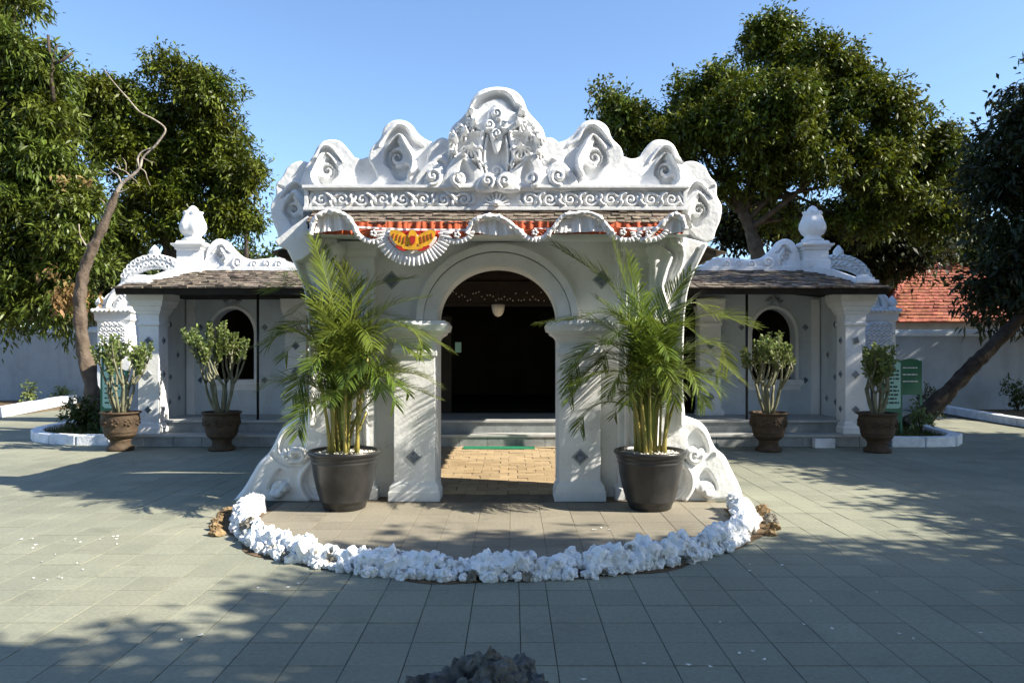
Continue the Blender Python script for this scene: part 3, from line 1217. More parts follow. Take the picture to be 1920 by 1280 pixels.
relief('crest_peak', ce, YC - 0.02, 0.30, cf, M['plaster_carved'], gate, res=0.009, seed=7)
# the diamond with three scrolls on the peak, and the scrolls at its foot
relief('crest_boss', [(931, 193), (946, 208), (950, 222), (972, 232), (958, 246), (944, 252), (938, 276), (931, 286), (924, 276), (917, 252), (904, 246), (890, 232), (912, 222), (916, 208)], YC - 0.075, 0.1,
       scroll(931, 214, 11, 1, 0.05, 0.35, 80) + scroll(917, 234, 10, 1, 0.045, 0.35, 120) + scroll(945, 234, 10, -1, 0.045, 0.35, 120) + scroll(931, 252, 10, -1, 0.045, 0.35, 60), M['plaster_carved'], gate, res=0.008, edge=0.03, seed=8)
relief('crest_scroll', [(893, 357), (898, 335), (912, 322), (926, 326), (931, 340), (929, 357)], YC - 0.14, 0.2, scroll(914, 340, 13, 1, 0.05, 0.33, 60), M['plaster_carved'], gate, res=0.009, edge=0.03, seed=9)
relief('crest_scroll', [(931, 357), (932, 336), (944, 322), (958, 324), (968, 340), (975, 357)], YC - 0.14, 0.2, scroll(946, 340, 13, -1, 0.05, 0.33, 60), M['plaster_carved'], gate, res=0.009, edge=0.03, seed=10)

# frieze: moulded frame and a row of scrolls
fr_o = [(580, 357), (1281, 357), (1281, 393), (580, 393)]
ff_ = []
k = 0
for cx in np.arange(604, 908, 38.0):
    for sg in (-1, 1):
        c_ = 931 + sg * (cx - 931)
        up = 1 if k % 2 == 0 else -1
        sp = [(c_ + sg * (x - c_), 375 + up * (y - 375)) for x, y in spiral(c_, 375, 13, 1.5, 1.35, math.radians(150), -1)]
        ff_.append(('ridge', catmull(sp, 2), 3.6, 0.042))
        ff_.append(('ridge', catmull([(c_ - sg * 12, 375 - up * 5), (c_ - sg * 20, 375 + up * 9), (c_ - sg * 30, 375 + up * 13)], 5), 4, 0.038))
        ff_.append(('ridge', catmull([(c_ + sg * 10, 375 - up * 9), (c_ + sg * 18, 375 - up * 3), (c_ + sg * 17, 375 + up * 7)], 5), 3.2, 0.035))
        ff_.append(('ridge', catmull([(c_ - sg * 18, 375 - up * 12), (c_ - sg * 23, 375 - up * 4)], 3), 3, 0.03))
    k += 1
for q in range(-4, 5):
    a = math.radians(-90 + q * 20)
    ff_.append(('ridge', [(931 + 3 * math.cos(a), 388 + 3 * math.sin(a)), (931 + 24 * math.cos(a), 388 + 25 * math.sin(a))], 2.6, 0.04))
relief('frieze_panel', fr_o, YC - 0.055, 0.2, ff_, M['plaster_carved'], gate, res=0.008, edge=0.01, curve=False, lump=0.002)
z = lambda py: PZ(py, YC)
xl, xr = PX(578, YC), PX(1281, YC)
for (pa, pb, o_) in ((351.5, 357, 0.12), (357.2, 360, 0.085), (391, 397.5, 0.10)):
    m = MB()
    m.box(xl - o_ * 0.3, xr + o_ * 0.3, YC - o_, YC + 0.22, z(pb), z(pa))
    m.build('frieze_moulding', M['plaster'], gate, bevel=0.005)
for xx in (xl, xr):
    m = MB()
    m.box(xx - 0.02, xx + 0.02, YC - 0.09, YC + 0.2, z(391) + 0.001, z(360) - 0.001)
    m.build('frieze_moulding', M['plaster'], gate, bevel=0.004)
# backing block behind the frieze down to the wall head
m = MB()
m.box(X0 - 1.98, X0 + 1.98, YC + 0.16, 8.6, ZW + 0.002, z(352) - 0.02)
m.build('wall_head', M['plaster'], gate)

# pent roof with shingles above the banner
m = MB()
RT_Y, RT_Z, RB_Y, RB_Z = YC - 0.02, PZ(396, YC), 7.62, PZ(420, 7.62)
xa, xb = PX(578, 7.65), PX(1285, 7.65)
m.add([(xa, RT_Y, RT_Z), (xb, RT_Y, RT_Z), (xb, RB_Y, RB_Z), (xa, RB_Y, RB_Z), (xa, RT_Y, RT_Z - 0.05), (xb, RT_Y, RT_Z - 0.05), (xb, RB_Y, RB_Z - 0.05), (xa, RB_Y, RB_Z - 0.05)],
      [(0, 1, 2, 3), (7, 6, 5, 4), (0, 4, 5, 1), (1, 5, 6, 2), (2, 6, 7, 3), (3, 7, 4, 0)])
eave = m.build('eave_roof', M['roof_dark'], gate)
m = MB()
m.box(X0 - 2.0, X0 + 2.0, 7.67, YW + 0.02, RB_Z - 0.10, RB_Z - 0.06)
m.build('soffit', M['plaster'], gate)


def shingles(p00, p10, p01, p11, nu, nv, rng, thick=0.016, over=1.45, jit=0.25):
    """wedge shingles on the plane patch p00-p10 (eave) to p01-p11 (top)"""
    p00, p10, p01, p11 = [np.array(p, dtype=float) for p in (p00, p10, p01, p11)]
    mb = MB()
    nrm = np.cross(p10 - p00, p01 - p00)
    nrm /= np.linalg.norm(nrm)
    if nrm[2] < 0:
        nrm = -nrm
    B = lambda u, v: p00 * (1 - u) * (1 - v) + p10 * u * (1 - v) + p01 * (1 - u) * v + p11 * u * v
    for j in range(nv):
        off = rng.uniform(0, 1)
        for i in range(-1, nu):
            u0, u1 = (i + off) / nu, (i + off + 0.97) / nu
            if u1 <= 0.004 or u0 >= 0.996:
                continue
            u0, u1 = max(u0, 0), min(u1, 1)
            v0 = (j - rng.uniform(0, jit)) / nv
            v1 = min((j + over) / nv, 1.02)
            t = thick * rng.uniform(0.8, 1.7)
            tl, tr = t * rng.uniform(0.8, 1.5), t * rng.uniform(0.8, 1.5)
            a, b, c, d = B(u0, v0), B(u1, v0), B(u1, v1), B(u0, v1)
            V = [a + nrm * 0.004, b + nrm * 0.004, c + nrm * 0.002, d + nrm * 0.002, a + nrm * (tl + 0.004), b + nrm * (tr + 0.004), c + nrm * 0.006, d + nrm * 0.006]
            mb.add(V, [(4, 5, 6, 7), (0, 1, 5, 4), (1, 2, 6, 5), (3, 0, 4, 7), (3, 2, 1, 0)])
    return mb


rng_s = random.Random(5)
shingles((xa, RB_Y - 0.02, RB_Z), (xb, RB_Y - 0.02, RB_Z), (xa, RT_Y, RT_Z), (xb, RT_Y, RT_Z), 46, 4, rng_s, 0.014).build('shingles', M['shingle'], eave, kind='stuff')

# side brackets that flare out to the crest (carved), and the volutes at the foot
brk = [(1228, 452), (1260, 440), (1290, 446), (1320, 452), (1327, 456), (1316, 480), (1302, 508), (1290, 540), (1284, 580), (1281, 640), (1280, 720), (1282, 800), (1232, 800), (1230, 640)]
bf = [('ridge', catmull([(1322, 462), (1306, 492), (1294, 524), (1284, 560), (1278, 620), (1277, 720), (1276, 795)], 5), 6, 0.05),
      ('groove', catmull([(1308, 470), (1294, 500), (1282, 535), (1272, 580), (1268, 660)], 5), 6, 0.05),
      ('ridge', catmull([(1236, 462), (1256, 478), (1248, 505), (1240, 540), (1252, 580)], 5), 5, 0.05),
      ('groove', catmull([(1246, 462), (1266, 482), (1256, 512), (1250, 545)], 5), 4.5, 0.05),
      ('ridge', catmull([(1262, 452), (1280, 470), (1276, 500), (1262, 525)], 5), 4, 0.04)] + scroll(1265, 452, 16, 1, 0.06, 0.33, 60)
both('side_bracket', brk, YC + 0.10, 0.50, bf, seed=11)

vol_r = [(1236, 938), (1234, 840), (1246, 805), (1262, 792), (1288, 784), (1312, 789), (1328, 805), (1338, 828), (1346, 842), (1362, 856), (1374, 880), (1388, 908), (1395, 930), (1388, 939)]
vf = [('step', catmull([(1290, 820), (1306, 806), (1322, 822), (1326, 846), (1312, 848), (1302, 838), (1292, 840)], 5, True), -0.06, 6), ('ridge', catmull(spiral(1300, 852, 17, 2, 1.3, math.radians(-20), 1), 2), 7, 0.07),
      ('step', catmull([(1312, 898), (1324, 880), (1338, 898), (1344, 918), (1330, 920)], 5, True), -0.07, 6), ('ridge', catmull(spiral(1326, 920, 14, 2, 1.2, math.radians(200), 1), 2), 8, 0.08),
      ('groove', catmull([(1284, 862), (1298, 872), (1318, 868), (1338, 852)], 5), 5, 0.04),
      ('ridge', catmull([(1282, 868), (1296, 890), (1296, 915), (1284, 935)], 5), 6, 0.05),
      ('step', catmull([(1264, 880), (1280, 876), (1288, 900), (1278, 925), (1262, 930)], 5, True), -0.05, 6)]
relief('volute', vol_r, 7.99, 0.42, vf, M['plaster_carved'], gate, edge=0.07, seed=12)
vl = [(626, 938), (628, 840), (616, 805), (600, 792), (572, 783), (546, 788), (524, 806), (511, 832), (500, 850), (484, 866), (470, 888), (454, 915), (438, 936), (446, 940)]
mir = lambda pts: [(1862 - x - (10 if x > 1300 else 0) - max(0, (x - 1300)) * 0.12, y) for x, y in pts]
vfl = [(f[0], mir(f[1])) + tuple(f[2:]) for f in vf]
relief('volute', vl, 7.99, 0.42, vfl, M['plaster_carved'], gate, edge=0.07, seed=13)

# slanted plaster block under the crest on the left
m = MB()
q = lambda a, b: (PX(a, 7.75), PZ(b, 7.75))
m.prism([q(514, 452), q(548, 424), q(576, 404), q(588, 416), q(588, 470), q(566, 486), q(552, 490), q(538, 466), q(522, 462)], 7.75, 8.25)
m.build('eave_end', M['plaster'], gate, bevel=0.015)

# passage roof behind the crest
proof = MB()
for sx in (-1, 1):
    xe = X0 + sx * 2.55
    V = [(X0, 8.64, 3.55), (xe, 8.64, 2.72), (xe, 13.4, 2.72), (X0, 13.4, 3.55)]
    V += [(p[0], p[1], p[2] + 0.05) for p in V]
    proof.add(V, [(0, 1, 2, 3), (4, 5, 6, 7), (0, 1, 5, 4), (1, 2, 6, 5), (2, 3, 7, 6), (3, 0, 4, 7)])
pro = proof.build('passage_roof', M['roof_dark'], gate)
for sx in (-1, 1):
    xe = X0 + sx * 2.62
    a, b, c, d = (xe, 8.60, 2.755), (xe, 13.4, 2.755), (X0 + sx * 0.1, 8.60, 3.57), (X0 + sx * 0.1, 13.4, 3.57)
    shingles(a, b, c, d, 28, 14, rng_s, 0.014).build('shingles', M['shingle'], pro, kind='stuff')
for sx in (-1, 1):
    for yy in (11.9,):
        m = MB()
        m.tube([(X0 + sx * 2.3, yy, 0), (X0 + sx * 2.3, yy, 2.8)], 0.05, 10)
        m.build('roof_post', M['wood_dark'], gate, smooth=True)

# ------------------------------------------------------------------ festive banner under the eave
YB = 7.57
ban = thing('banner', (PX(931, YB), YB, PZ(420, YB)), 'red and white festoon banner with golden winged emblem hung under the gate eave', 'banner')
rb = random.Random(3)


def cloth_strip(name, top, bot, mat, y0, amp, freq, parent, n=240, rows_=4, thick=0.006, bulge=0.0, seed=0):
    """pleated strip between two px polylines"""
    top, bot = catmull(top, 40), catmull(bot, 40)
    V, Fc = [], []
    for i in range(n + 1):
        s = i / n
        a = top[min(int(s * (len(top) - 1)), len(top) - 1)]
        b = bot[min(int(s * (len(bot) - 1)), len(bot) - 1)]
        for j in range(rows_ + 1):
            t = j / rows_
            p = a * (1 - t) + b * t
            yy = y0 - amp * (0.25 + t) * (math.sin(freq * s * 6.283 + seed) + 0.5 * math.sin(freq * 2.3 * s * 6.283 + seed * 2)) - bulge * math.sin(t * math.pi)
            w = P(p[0], p[1], YB)
            V.append((w[0], yy, w[2]))
    k = rows_ + 1
    for i in range(n):
        for j in range(rows_):
            a = i * k + j
            Fc.append((a, a + k, a + k + 1, a + 1))
    nv = len(V)
    V += [(p[0], p[1] + thick, p[2]) for p in V]
    Fc += [tuple(reversed([q + nv for q in f])) for f in Fc]
    mb = MB()
    mb.add(V, Fc)
    return mb.build(name, mat, parent, smooth=True)


cloth_strip('red_valance', [(582, 414), (760, 415), (931, 414), (1100, 415), (1281, 416)], [(582, 438), (760, 441), (931, 439), (1100, 438), (1281, 438)], M['cloth_orange'], YB + 0.01, 0.012, 44, ban)
cloth_strip('white_hem', [(660, 424), (760, 429), (880, 430)], [(660, 432), (760, 437), (880, 437)], M['cloth_white'], YB - 0.025, 0.006, 16, ban, 90, 2)
cloth_strip('white_hem', [(1000, 428), (1140, 428), (1281, 424)], [(1000, 434), (1140, 435), (1281, 431)], M['cloth_white'], YB - 0.025, 0.006, 16, ban, 90, 2)


def scallop(cx, top, hw, dp, ruff, mat, name, npl=26, slant=0.0):
    """half disc of cloth with a pleated white ruffle round its lower edge"""
    V, Fc = [], []
    nr, na = 5, 30
    for j in range(nr + 1):
        for i in range(na + 1):
            a = math.pi * i / na
            r = j / nr
            px_, py_ = cx - hw * r * math.cos(a), top + dp * r * math.sin(a) + slant * (-hw * r * math.cos(a))
            w = P(px_, py_, YB)
            V.append((w[0], YB - 0.045 - 0.02 * (1 - r) + 0.006 * math.sin(i * 1.7), w[2]))
    k = na + 1
    for j in range(nr):
        for i in range(na):
            a = j * k + i
            Fc.append((a, a + 1, a + k + 1, a + k))
    nv = len(V)
    V += [(p[0], p[1] + 0.008, p[2]) for p in V]
    Fc += [tuple(reversed([q + nv for q in f])) for f in Fc]
    mb = MB()
    mb.add(V, Fc)
    p = mb.build(name, mat, ban, smooth=True)
    V, Fc = [], []
    n = npl * 8
    for i in range(n + 1):
        a = math.pi * i / n
        wv = math.sin(npl * 2 * a + 1.6 * noise.noise(Vector((a * 5, cx * 0.1, 0)))) * (0.8 + 0.9 * noise.noise(Vector((a * 7, cx, 3))))
        for j in range(5):
            t = j / 4
            r = ruff * t * (1 + 0.05 * wv)
            px_ = cx - (hw + r) * math.cos(a)
            py_ = top + (dp + r) * math.sin(a) + slant * (-hw * math.cos(a))
            w = P(px_, py_, YB)
            V.append((w[0], YB - 0.050 - 0.02 * t * wv - 0.014 * math.sin(t * 3.1), w[2]))
    for i in range(n):
        for j in range(4):
            a = i * 5 + j
            Fc.append((a, a + 5, a + 6, a + 1))
    nv = len(V)
    V += [(q[0], q[1] + 0.005, q[2]) for q in V]
    Fc += [tuple(reversed([q + nv for q in f])) for f in Fc]
    mb = MB()
    mb.add(V, Fc)
    mb.build('ruffle', M['cloth_white'], p, smooth=True)
    return p


for (cx, top, hw, dp, sl_) in ((700, 431, 26, 18, 0.06), (857, 436, 24, 13, -0.08), (1003, 431, 22, 14, 0), (1168, 430, 26, 16, 0.15), (1216, 433, 26, 14, -0.1)):
    s_ = scallop(cx, top, hw, dp, 10, M['cloth_orange'], 'scallop', 12, sl_)
    w = P(cx, top + dp * 0.35, YB - 0.07)
    m = MB()
    for a in range(5):
        aa = a * 1.2566
        m.lathe((w[0] + 0.022 * math.cos(aa), w[1], w[2] + 0.022 * math.sin(aa)), [(0.004, -0.014), (0.015, -0.006), (0.015, 0.006), (0.004, 0.014)], 8)
    m.build('rosette', M['cloth_white'], s_, smooth=True)
main = scallop(776, 434, 50, 42, 23, M['cloth_red'], 'emblem_panel', 26)
# white field, golden wings, body and scroll of the emblem
ye = YB - 0.085


def flat_px(pts, y0, y1, name, mat, parent, sm=True):
    pts = catmull(pts, 5, True) if sm else pts
    mb = MB()
    mb.prism([(P(a, b, YB)[0], P(a, b, YB)[2]) for a, b in pts], y0, y1)
    return mb.build(name, mat, parent, bevel=0.0)


flat_px([(732, 446), (752, 449), (776, 440), (800, 449), (820, 446), (812, 462), (795, 473), (776, 477), (757, 473), (741, 462)], ye + 0.012, ye + 0.03, 'emblem_field', M['cloth_white'], main)
for sg in (-1, 1):
    R = lambda pts: [(776 + sg * (x - 776), y) for x, y in pts]
    flat_px(R([(781, 452), (790, 442), (806, 434), (818, 436), (814, 450), (804, 462), (790, 464)]), ye - 0.006, ye + 0.008, 'emblem_wing', M['gold'], main)
    for q in range(4):
        x_ = 790 + q * 6.5
        flat_px(R([(x_, 446 - q * 2), (x_ + 2, 446 - q * 2), (x_ + 4, 458 - q * 3), (x_ + 1.5, 458 - q * 3)]), ye - 0.012, ye - 0.0065, 'wing_feather', M['cloth_orange'], main, False)
    flat_px(R([(784, 470), (800, 462), (808, 464), (796, 472)]), ye - 0.004, ye + 0.008, 'emblem_ribbon', M['cloth_red'], main)
flat_px([(770, 438), (776, 434), (782, 438), (784, 450), (782, 466), (776, 472), (770, 466), (768, 450)], ye - 0.016, ye + 0.006, 'emblem_body', M['gold'], main)
flat_px([(771, 447), (776, 445), (781, 447), (780, 457), (776, 461), (772, 457)], ye - 0.022, ye - 0.0165, 'emblem_shield', M['cloth_red'], main)
flat_px([(758, 464), (776, 466), (794, 464), (792, 469), (776, 471), (760, 469)], ye - 0.028, ye - 0.0225, 'emblem_scroll', M['gold'], main)


def swag(path, wid, name, seed):
    """rumpled gathered band of white satin"""
    pts = catmull(path, 14)
    n = len(pts)
    V, Fc = [], []
    k = 12
    for i, p in enumerate(pts):
        t = pts[min(i + 1, n - 1)] - pts[max(i - 1, 0)]
        t = t / (np.linalg.norm(t) + 1e-9)
        nr_ = np.array((-t[1], t[0]))
        for j in range(k):
            a = 2 * math.pi * j / k
            wv = (0.85 + 0.45 * noise.noise(Vector((i * 0.11 + seed * 5, 3.3, 0)))) * (1 + 0.75 * noise.noise(Vector((i * 0.21 + seed * 9, math.cos(a) * 2.1, math.sin(a) * 2.1))))
            q = p + nr_ * math.cos(a) * wid * 0.78 * wv
            w = P(q[0], q[1], YB)
            V.append((w[0], YB - 0.06 - math.sin(a) * 0.035 * wv + 0.01 * noise.noise(Vector((i * 0.6, j, seed))), w[2]))
    for i in range(n - 1):
        for j in range(k):
            a, b = i * k + j, i * k + (j + 1) % k
            Fc.append((a, b, b + k, a + k))
    Fc.append(tuple(range(k)))
    Fc.append(tuple(range((n - 1) * k, n * k)))
    mb = MB()
    mb.add(V, Fc)
    return mb.build(name, M['cloth_white'], ban, smooth=True)


swag([(586, 442), (590, 420), (600, 406), (625, 399), (648, 405), (662, 420), (672, 440)], 6.5, 'swag', 1)
swag([(876, 440), (886, 420), (905, 410), (930, 409), (950, 416), (968, 430), (980, 442)], 6.5, 'swag', 2)
swag([(1026, 444), (1040, 425), (1055, 408), (1080, 402), (1105, 402), (1125, 412), (1140, 430), (1150, 442)], 6.0, 'swag', 3)
swag([(1206, 452), (1226, 434), (1248, 414), (1262, 404), (1276, 412), (1283, 432)], 6.5, 'swag', 4)
cloth_strip('swag_drape', [(600, 408), (625, 402), (655, 412)], [(592, 438), (625, 434), (668, 432)], M['cloth_white'], YB - 0.03, 0.016, 3, ban, 60, 5, seed=1)
cloth_strip('swag_drape', [(886, 420), (930, 412), (966, 430)], [(886, 436), (930, 442), (975, 440)], M['cloth_white'], YB - 0.03, 0.016, 4, ban, 60, 5, seed=2)
cloth_strip('swag_drape', [(1045, 418), (1090, 404), (1134, 420)], [(1038, 438), (1090, 436), (1142, 434)], M['cloth_white'], YB - 0.03, 0.016, 4, ban, 60, 5, seed=3)
cloth_strip('swag_drape', [(1224, 436), (1258, 410), (1278, 416)], [(1210, 452), (1250, 440), (1281, 436)], M['cloth_white'], YB - 0.035, 0.016, 3, ban, 60, 5, seed=4)

# ------------------------------------------------------------------ pavilion with two wings
pav = thing('pavilion', (X0, 15, 0), 'long low white pavilion with shingled roof and two arched windows behind the gate', 'pavilion')
FL = 0.42
S1 = 0.21
XW = 6.42                   # half length
YF = 12.52                  # first step
m = MB()
m.box(X0 - XW, X0 + XW, YF + 0.36, 21, 0.0, FL - 0.04)
m.build('platform', M['step'], pav)
m = MB()
m.box(X0 - XW - 0.012, X0 + XW + 0.012, YF + 0.335, 21, FL - 0.04, FL)
m.build('platform_edge', M['step_edge'], pav, bevel=0.006)
# lower step in single stones
nst = 27
for i in range(nst):
    xa = X0 - XW - 0.10 + i * (2 * XW + 0.2) / nst
    xb = xa + (2 * XW + 0.2) / nst
    if abs((xa + xb) / 2 - X0) < 0.0:
        continue
    m = MB()
    m.box(xa + 0.003, xb - 0.003, YF, YF + 0.345 + 0.014, 0.0, S1 - 0.045)
    m.build('step_stone', M['step'], pav, bevel=0.004)
m = MB()
m.box(X0 - XW - 0.12, X0 + XW + 0.12, YF - 0.018, YF + 0.33, S1 - 0.043, S1)
m.build('step_tread', M['step_edge'], pav, bevel=0.006)

YB_ = 14.1                  # back wall of the wing porch
ZR = 2.62                   # eave soffit
for sx in (-1, 1):
    mx_ = lambda v: X0 + sx * v

    def rbox(mb, a, b, y0, y1, z0, z1):
        mb.box(min(mx_(a), mx_(b)), max(mx_(a), mx_(b)), y0, y1, z0, z1)

    # back wall with an arched window
    wc, whw = (5.14, 0.41)      # window centre from the axis, half width
    wz0, wsp, wtop = FL + 0.66, 1.93, 2.42
    m = MB()
    aw = [(mx_(wc) - whw * math.cos(math.pi * i / 20), wsp + (wtop - wsp) * math.sin(math.pi * i / 20)) for i in range(21)]
    rbox(m, wc + whw, 6.2, YB_, YB_ + 0.25, FL, 2.95)
    rbox(m, 3.72, wc - whw, YB_, YB_ + 0.25, FL, 2.95)
    rbox(m, wc - whw, wc + whw, YB_, YB_ + 0.25, FL, wz0)
    xs = sorted((mx_(wc - whw), mx_(wc + whw)))
    m.prism(aw + [(xs[1], 2.95), (xs[0], 2.95)], YB_, YB_ + 0.25)
    wall = m.build('wall', M['plaster_wall'], pav)
    win = None
    m = MB()
    path = [(mx_(wc) - (whw + 0.004), wz0)] + [(mx_(wc) - (whw + 0.004) * math.cos(math.pi * i / 20), wsp + (wtop - wsp + 0.004) * math.sin(math.pi * i / 20)) for i in range(21)] + [(mx_(wc) + (whw + 0.004), wz0)]
    m.sweep_prism(path, [(0, 0.05), (0, -0.035), (0.055, -0.035), (0.07, -0.01), (0.07, 0.05)], YB_)
    win = m.build('window_frame', M['plaster'], pav)
    m = MB()
    m.stack(mx_(wc) - whw - 0.13, mx_(wc) + whw + 0.13, YB_ - 0.06, YB_ + 0.02, [(wz0 - 0.20, -0.035), (wz0 - 0.12, -0.02), (wz0 - 0.10, 0.0), (wz0 - 0.03, 0.015), (wz0 - 0.001, 0.015)])
    m.build('window_sill', M['plaster'], win)
    m = MB()
    for q in range(-2, 3):
        a = math.radians(90 + q * 33)
        c_ = (mx_(wc), wtop + 0.10)
        p0 = (c_[0] + 0.03 * math.cos(a), YB_ - 0.03, c_[1] + 0.02 * math.sin(a))
        p1 = (c_[0] + 0.19 * math.cos(a), YB_ - 0.04, c_[1] + (0.19 if q == 0 else 0.14) * math.sin(a))
        m.tube([p0, tuple((np.array(p0) + np.array(p1)) / 2), p1], [0.035, 0.045, 0.008], 8)
    m.build('window_ornament', M['plaster_dim'], win, smooth=True)
    for (dx, dz) in ((-0.62, 1.75), (0.62, 1.75), (0.62, 0.75), (-0.62, 0.75)):
        inlay(mx_(wc + dx * 0.98), YB_, FL + dz - 0.1, wall, 0.95)
    # raised flat band beside the end wall
    m = MB()
    rbox(m, 5.86, 6.0, YB_ - 0.05, YB_ + 0.01, FL, 2.6)
    m.build('wall_band', M['plaster'], pav)
    # end wall
    m = MB()
    rbox(m, 6.03, 6.2, YF + 0.72, YB_ - 0.002, FL, 2.9)
    ew = m.build('end_wall', M['plaster_wall'], pav)
    for (yy, zz) in ((13.45, 2.1), (13.75, 1.55), (13.45, 1.15), (13.8, 0.75), (13.42, 0.7)):
        inlay(mx_(6.03), yy, zz, ew, 1.0, rotz=math.pi / 2 * (-1 if sx > 0 else 1))
    # corner column
    m = MB()
    xa, xb = sorted((mx_(5.86), mx_(6.22)))
    zt_ = 2.60
    prof = [(S1 + 0.002, 0.06), (S1 + 0.10, 0.06), (S1 + 0.13, 0.035), (S1 + 0.17, 0.03), (S1 + 0.20, 0.0), (2.05, -0.012), (2.06, 0.012), (2.10, 0.015), (2.12, -0.005), (2.24, -0.004), (2.25, 0.02), (2.29, 0.03), (2.31, 0.05), (2.37, 0.065), (2.39, 0.095), (2.46, 0.11), (2.47, 0.13), (zt_, 0.135)]
    m.stack(xa, xb, YF + 0.14, YF + 0.50, prof)
    colm = m.build('column', M['plaster'], pav, bevel=0.004)
    for zz in (1.80, 1.22, 0.62):
        inlay((xa + xb) / 2, YF + 0.14 - 0.001, zz, colm, 1.0, rot=(0.5 if sx > 0 and zz > 1.5 else 0))
        inlay(xa if sx > 0 else xb, YF + 0.32, zz, colm, 0.9, rotz=math.pi / 2 * (-1 if sx > 0 else 1))
    # inner pillar at the doorway
    m = MB()
    xa, xb = sorted((mx_(3.70), mx_(4.10)))
    prof = [(FL, 0.05), (FL + 0.08, 0.05), (FL + 0.13, 0.0), (2.1, 0.0), (2.11, 0.02), (2.16, 0.02), (2.18, 0.0), (2.25, 0.0), (2.30, 0.03), (2.42, 0.06), (2.6, 0.07)]
    m.stack(xa, xb, YB_ - 0.16, YB_ - 0.003, prof)
    pl_ = m.build('pillar', M['plaster'], pav, bevel=0.004)
    for zz in (1.72, 1.24, 0.76):
        inlay((xa + xb) / 2, YB_ - 0.16, zz, pl_, 1.15)
    # thin black eave pole
    m = MB()
    xp = mx_(4.28)
    m.tube([(xp, YF + 0.46, FL), (xp, YF + 0.46, ZR)], 0.022, 10)
    m.build('eave_pole', M['black_metal'], pav, smooth=True)
    # roof of the wing
    ze, zr_ = 2.66, 3.10
    ye_, yr_ = YF - 0.22, 13.62
    xe, xh, xi = 6.42, 5.66, 2.0
    m = MB()
    V = [(mx_(xi), ye_, ze), (mx_(xe), ye_, ze), (mx_(xh), yr_, zr_), (mx_(xi), yr_, zr_), (mx_(xe), 15.2, ze), (mx_(xi), 15.2, ze)]
    V += [(p[0], p[1], p[2] - 0.06) for p in V]
    m.add(V, [(0, 1, 2, 3), (1, 4, 2), (2, 4, 5, 3), (6, 7, 1, 0), (7, 10, 4, 1), (10, 11, 5, 4), (6, 9, 11, 10, 7), (0, 3, 5, 11, 9, 6)])
    roof = m.build('roof', M['roof_dark'], pav)
    # eave board
    m = MB()
    rbox(m, xi, xe, ye_ + 0.02, ye_ + 0.06, ze - 0.10, ze - 0.01)
    m.build('eave_board', M['roof_dark'], roof)
    a, b, c, d = (mx_(xi), ye_ - 0.03, ze), (mx_(xe), ye_ - 0.03, ze), (mx_(xi), yr_, zr_), (mx_(xh), yr_, zr_)
    shingles(a, b, c, d, 30, 9, rng_s, 0.020).build('shingles', M['shingle'], roof, kind='stuff')
    a, b, c, d = (mx_(xe + 0.03), ye_, ze), (mx_(xe + 0.03), 15.2, ze), (mx_(xh), yr_ - 0.02, zr_), (mx_(xh), yr_ + 0.02, zr_)
    shingles(a, b, c, d, 16, 8, rng_s, 0.018).build('shingles', M['shingle'], roof, kind='stuff')
    # ridge course
    m = MB()
    rbox(m, xi, xh + 0.05, yr_ - 0.12, yr_ + 0.12, zr_ - 0.03, zr_ + 0.06)
    m.build('ridge', M['plaster'], pav, bevel=0.01)
    # hip rib, thick white
    m = MB()
    pth = [Vector((mx_(xh), yr_ - 0.05, zr_ + 0.05)), Vector((mx_(xh + 0.22), yr_ - 0.50, zr_ - 0.08)), Vector((mx_(xe - 0.28), ye_ + 0.36, ze + 0.14))]
    for i in range(2):
        a_, b_ = pth[i], pth[i + 1]
        s_ = Vector((0.10 * sx, 0.10, 0)) if True else 0
        V = []
        for p in (a_, b_):
            V += [p - s_ * 0.9 - Vector((0, 0, 0.12)), p + s_ * 0.9 - Vector((0, 0, 0.12)), p + s_ * 0.9 + Vector((0, 0, 0.04)), p - s_ * 0.9 + Vector((0, 0, 0.04))]
        m.add(V, [(0, 1, 5, 4), (1, 2, 6, 5), (2, 3, 7, 6), (3, 0, 4, 7), (0, 1, 2, 3), (4, 5, 6, 7)])
    m.build('hip_rib', M['plaster'], pav, bevel=0.012)
    m = MB()
    xc, yc = mx_(xe - 0.28), ye_ + 0.30
    m.stack(xc - 0.16, xc + 0.16, yc - 0.14, yc + 0.14, [(ze + 0.0, 0.0), (ze + 0.08, 0.0), (ze + 0.10, 0.03), (ze + 0.15, 0.03), (ze + 0.16, -0.02), (ze + 0.20, -0.02), (ze + 0.21, -0.07), (ze + 0.25, -0.08)])
    m.build('hip_block', M['plaster'], pav, bevel=0.006)
    # finial pedestal and bud-shaped urn
    xc, yc = mx_(5.69), yr_
    m = MB()
    m.stack(xc - 0.21, xc + 0.21, yc - 0.21, yc + 0.21, [(zr_ - 0.1, 0.03), (zr_ + 0.16, 0.03), (zr_ + 0.17, 0.0), (zr_ + 0.34, 0.0), (zr_ + 0.36, 0.025), (zr_ + 0.39, 0.03), (zr_ + 0.43, 0.075), (zr_ + 0.46, 0.08), (zr_ + 0.47, 0.02), (zr_ + 0.52, 0.0)])
    ped = m.build('finial_pedestal', M['plaster'], pav, bevel=0.004)
    m = MB()
    m.lathe((xc, yc, zr_ + 0.52), [(0.19, 0, 0), (0.20, 0.04, 0), (0.15, 0.07, 0), (0.14, 0.10, 0.02), (0.20, 0.15, 0.06), (0.235, 0.24, 0.08), (0.225, 0.33, 0.09), (0.18, 0.43, 0.10), (0.155, 0.50, 0.12), (0.17, 0.545, 0.16), (0.13, 0.56, 0.1), (0.10, 0.57, 0.02), (0.09, 0.60, 0), (0.06, 0.64, 0), (0.02, 0.665, 0)], 40, 6, 0.05)
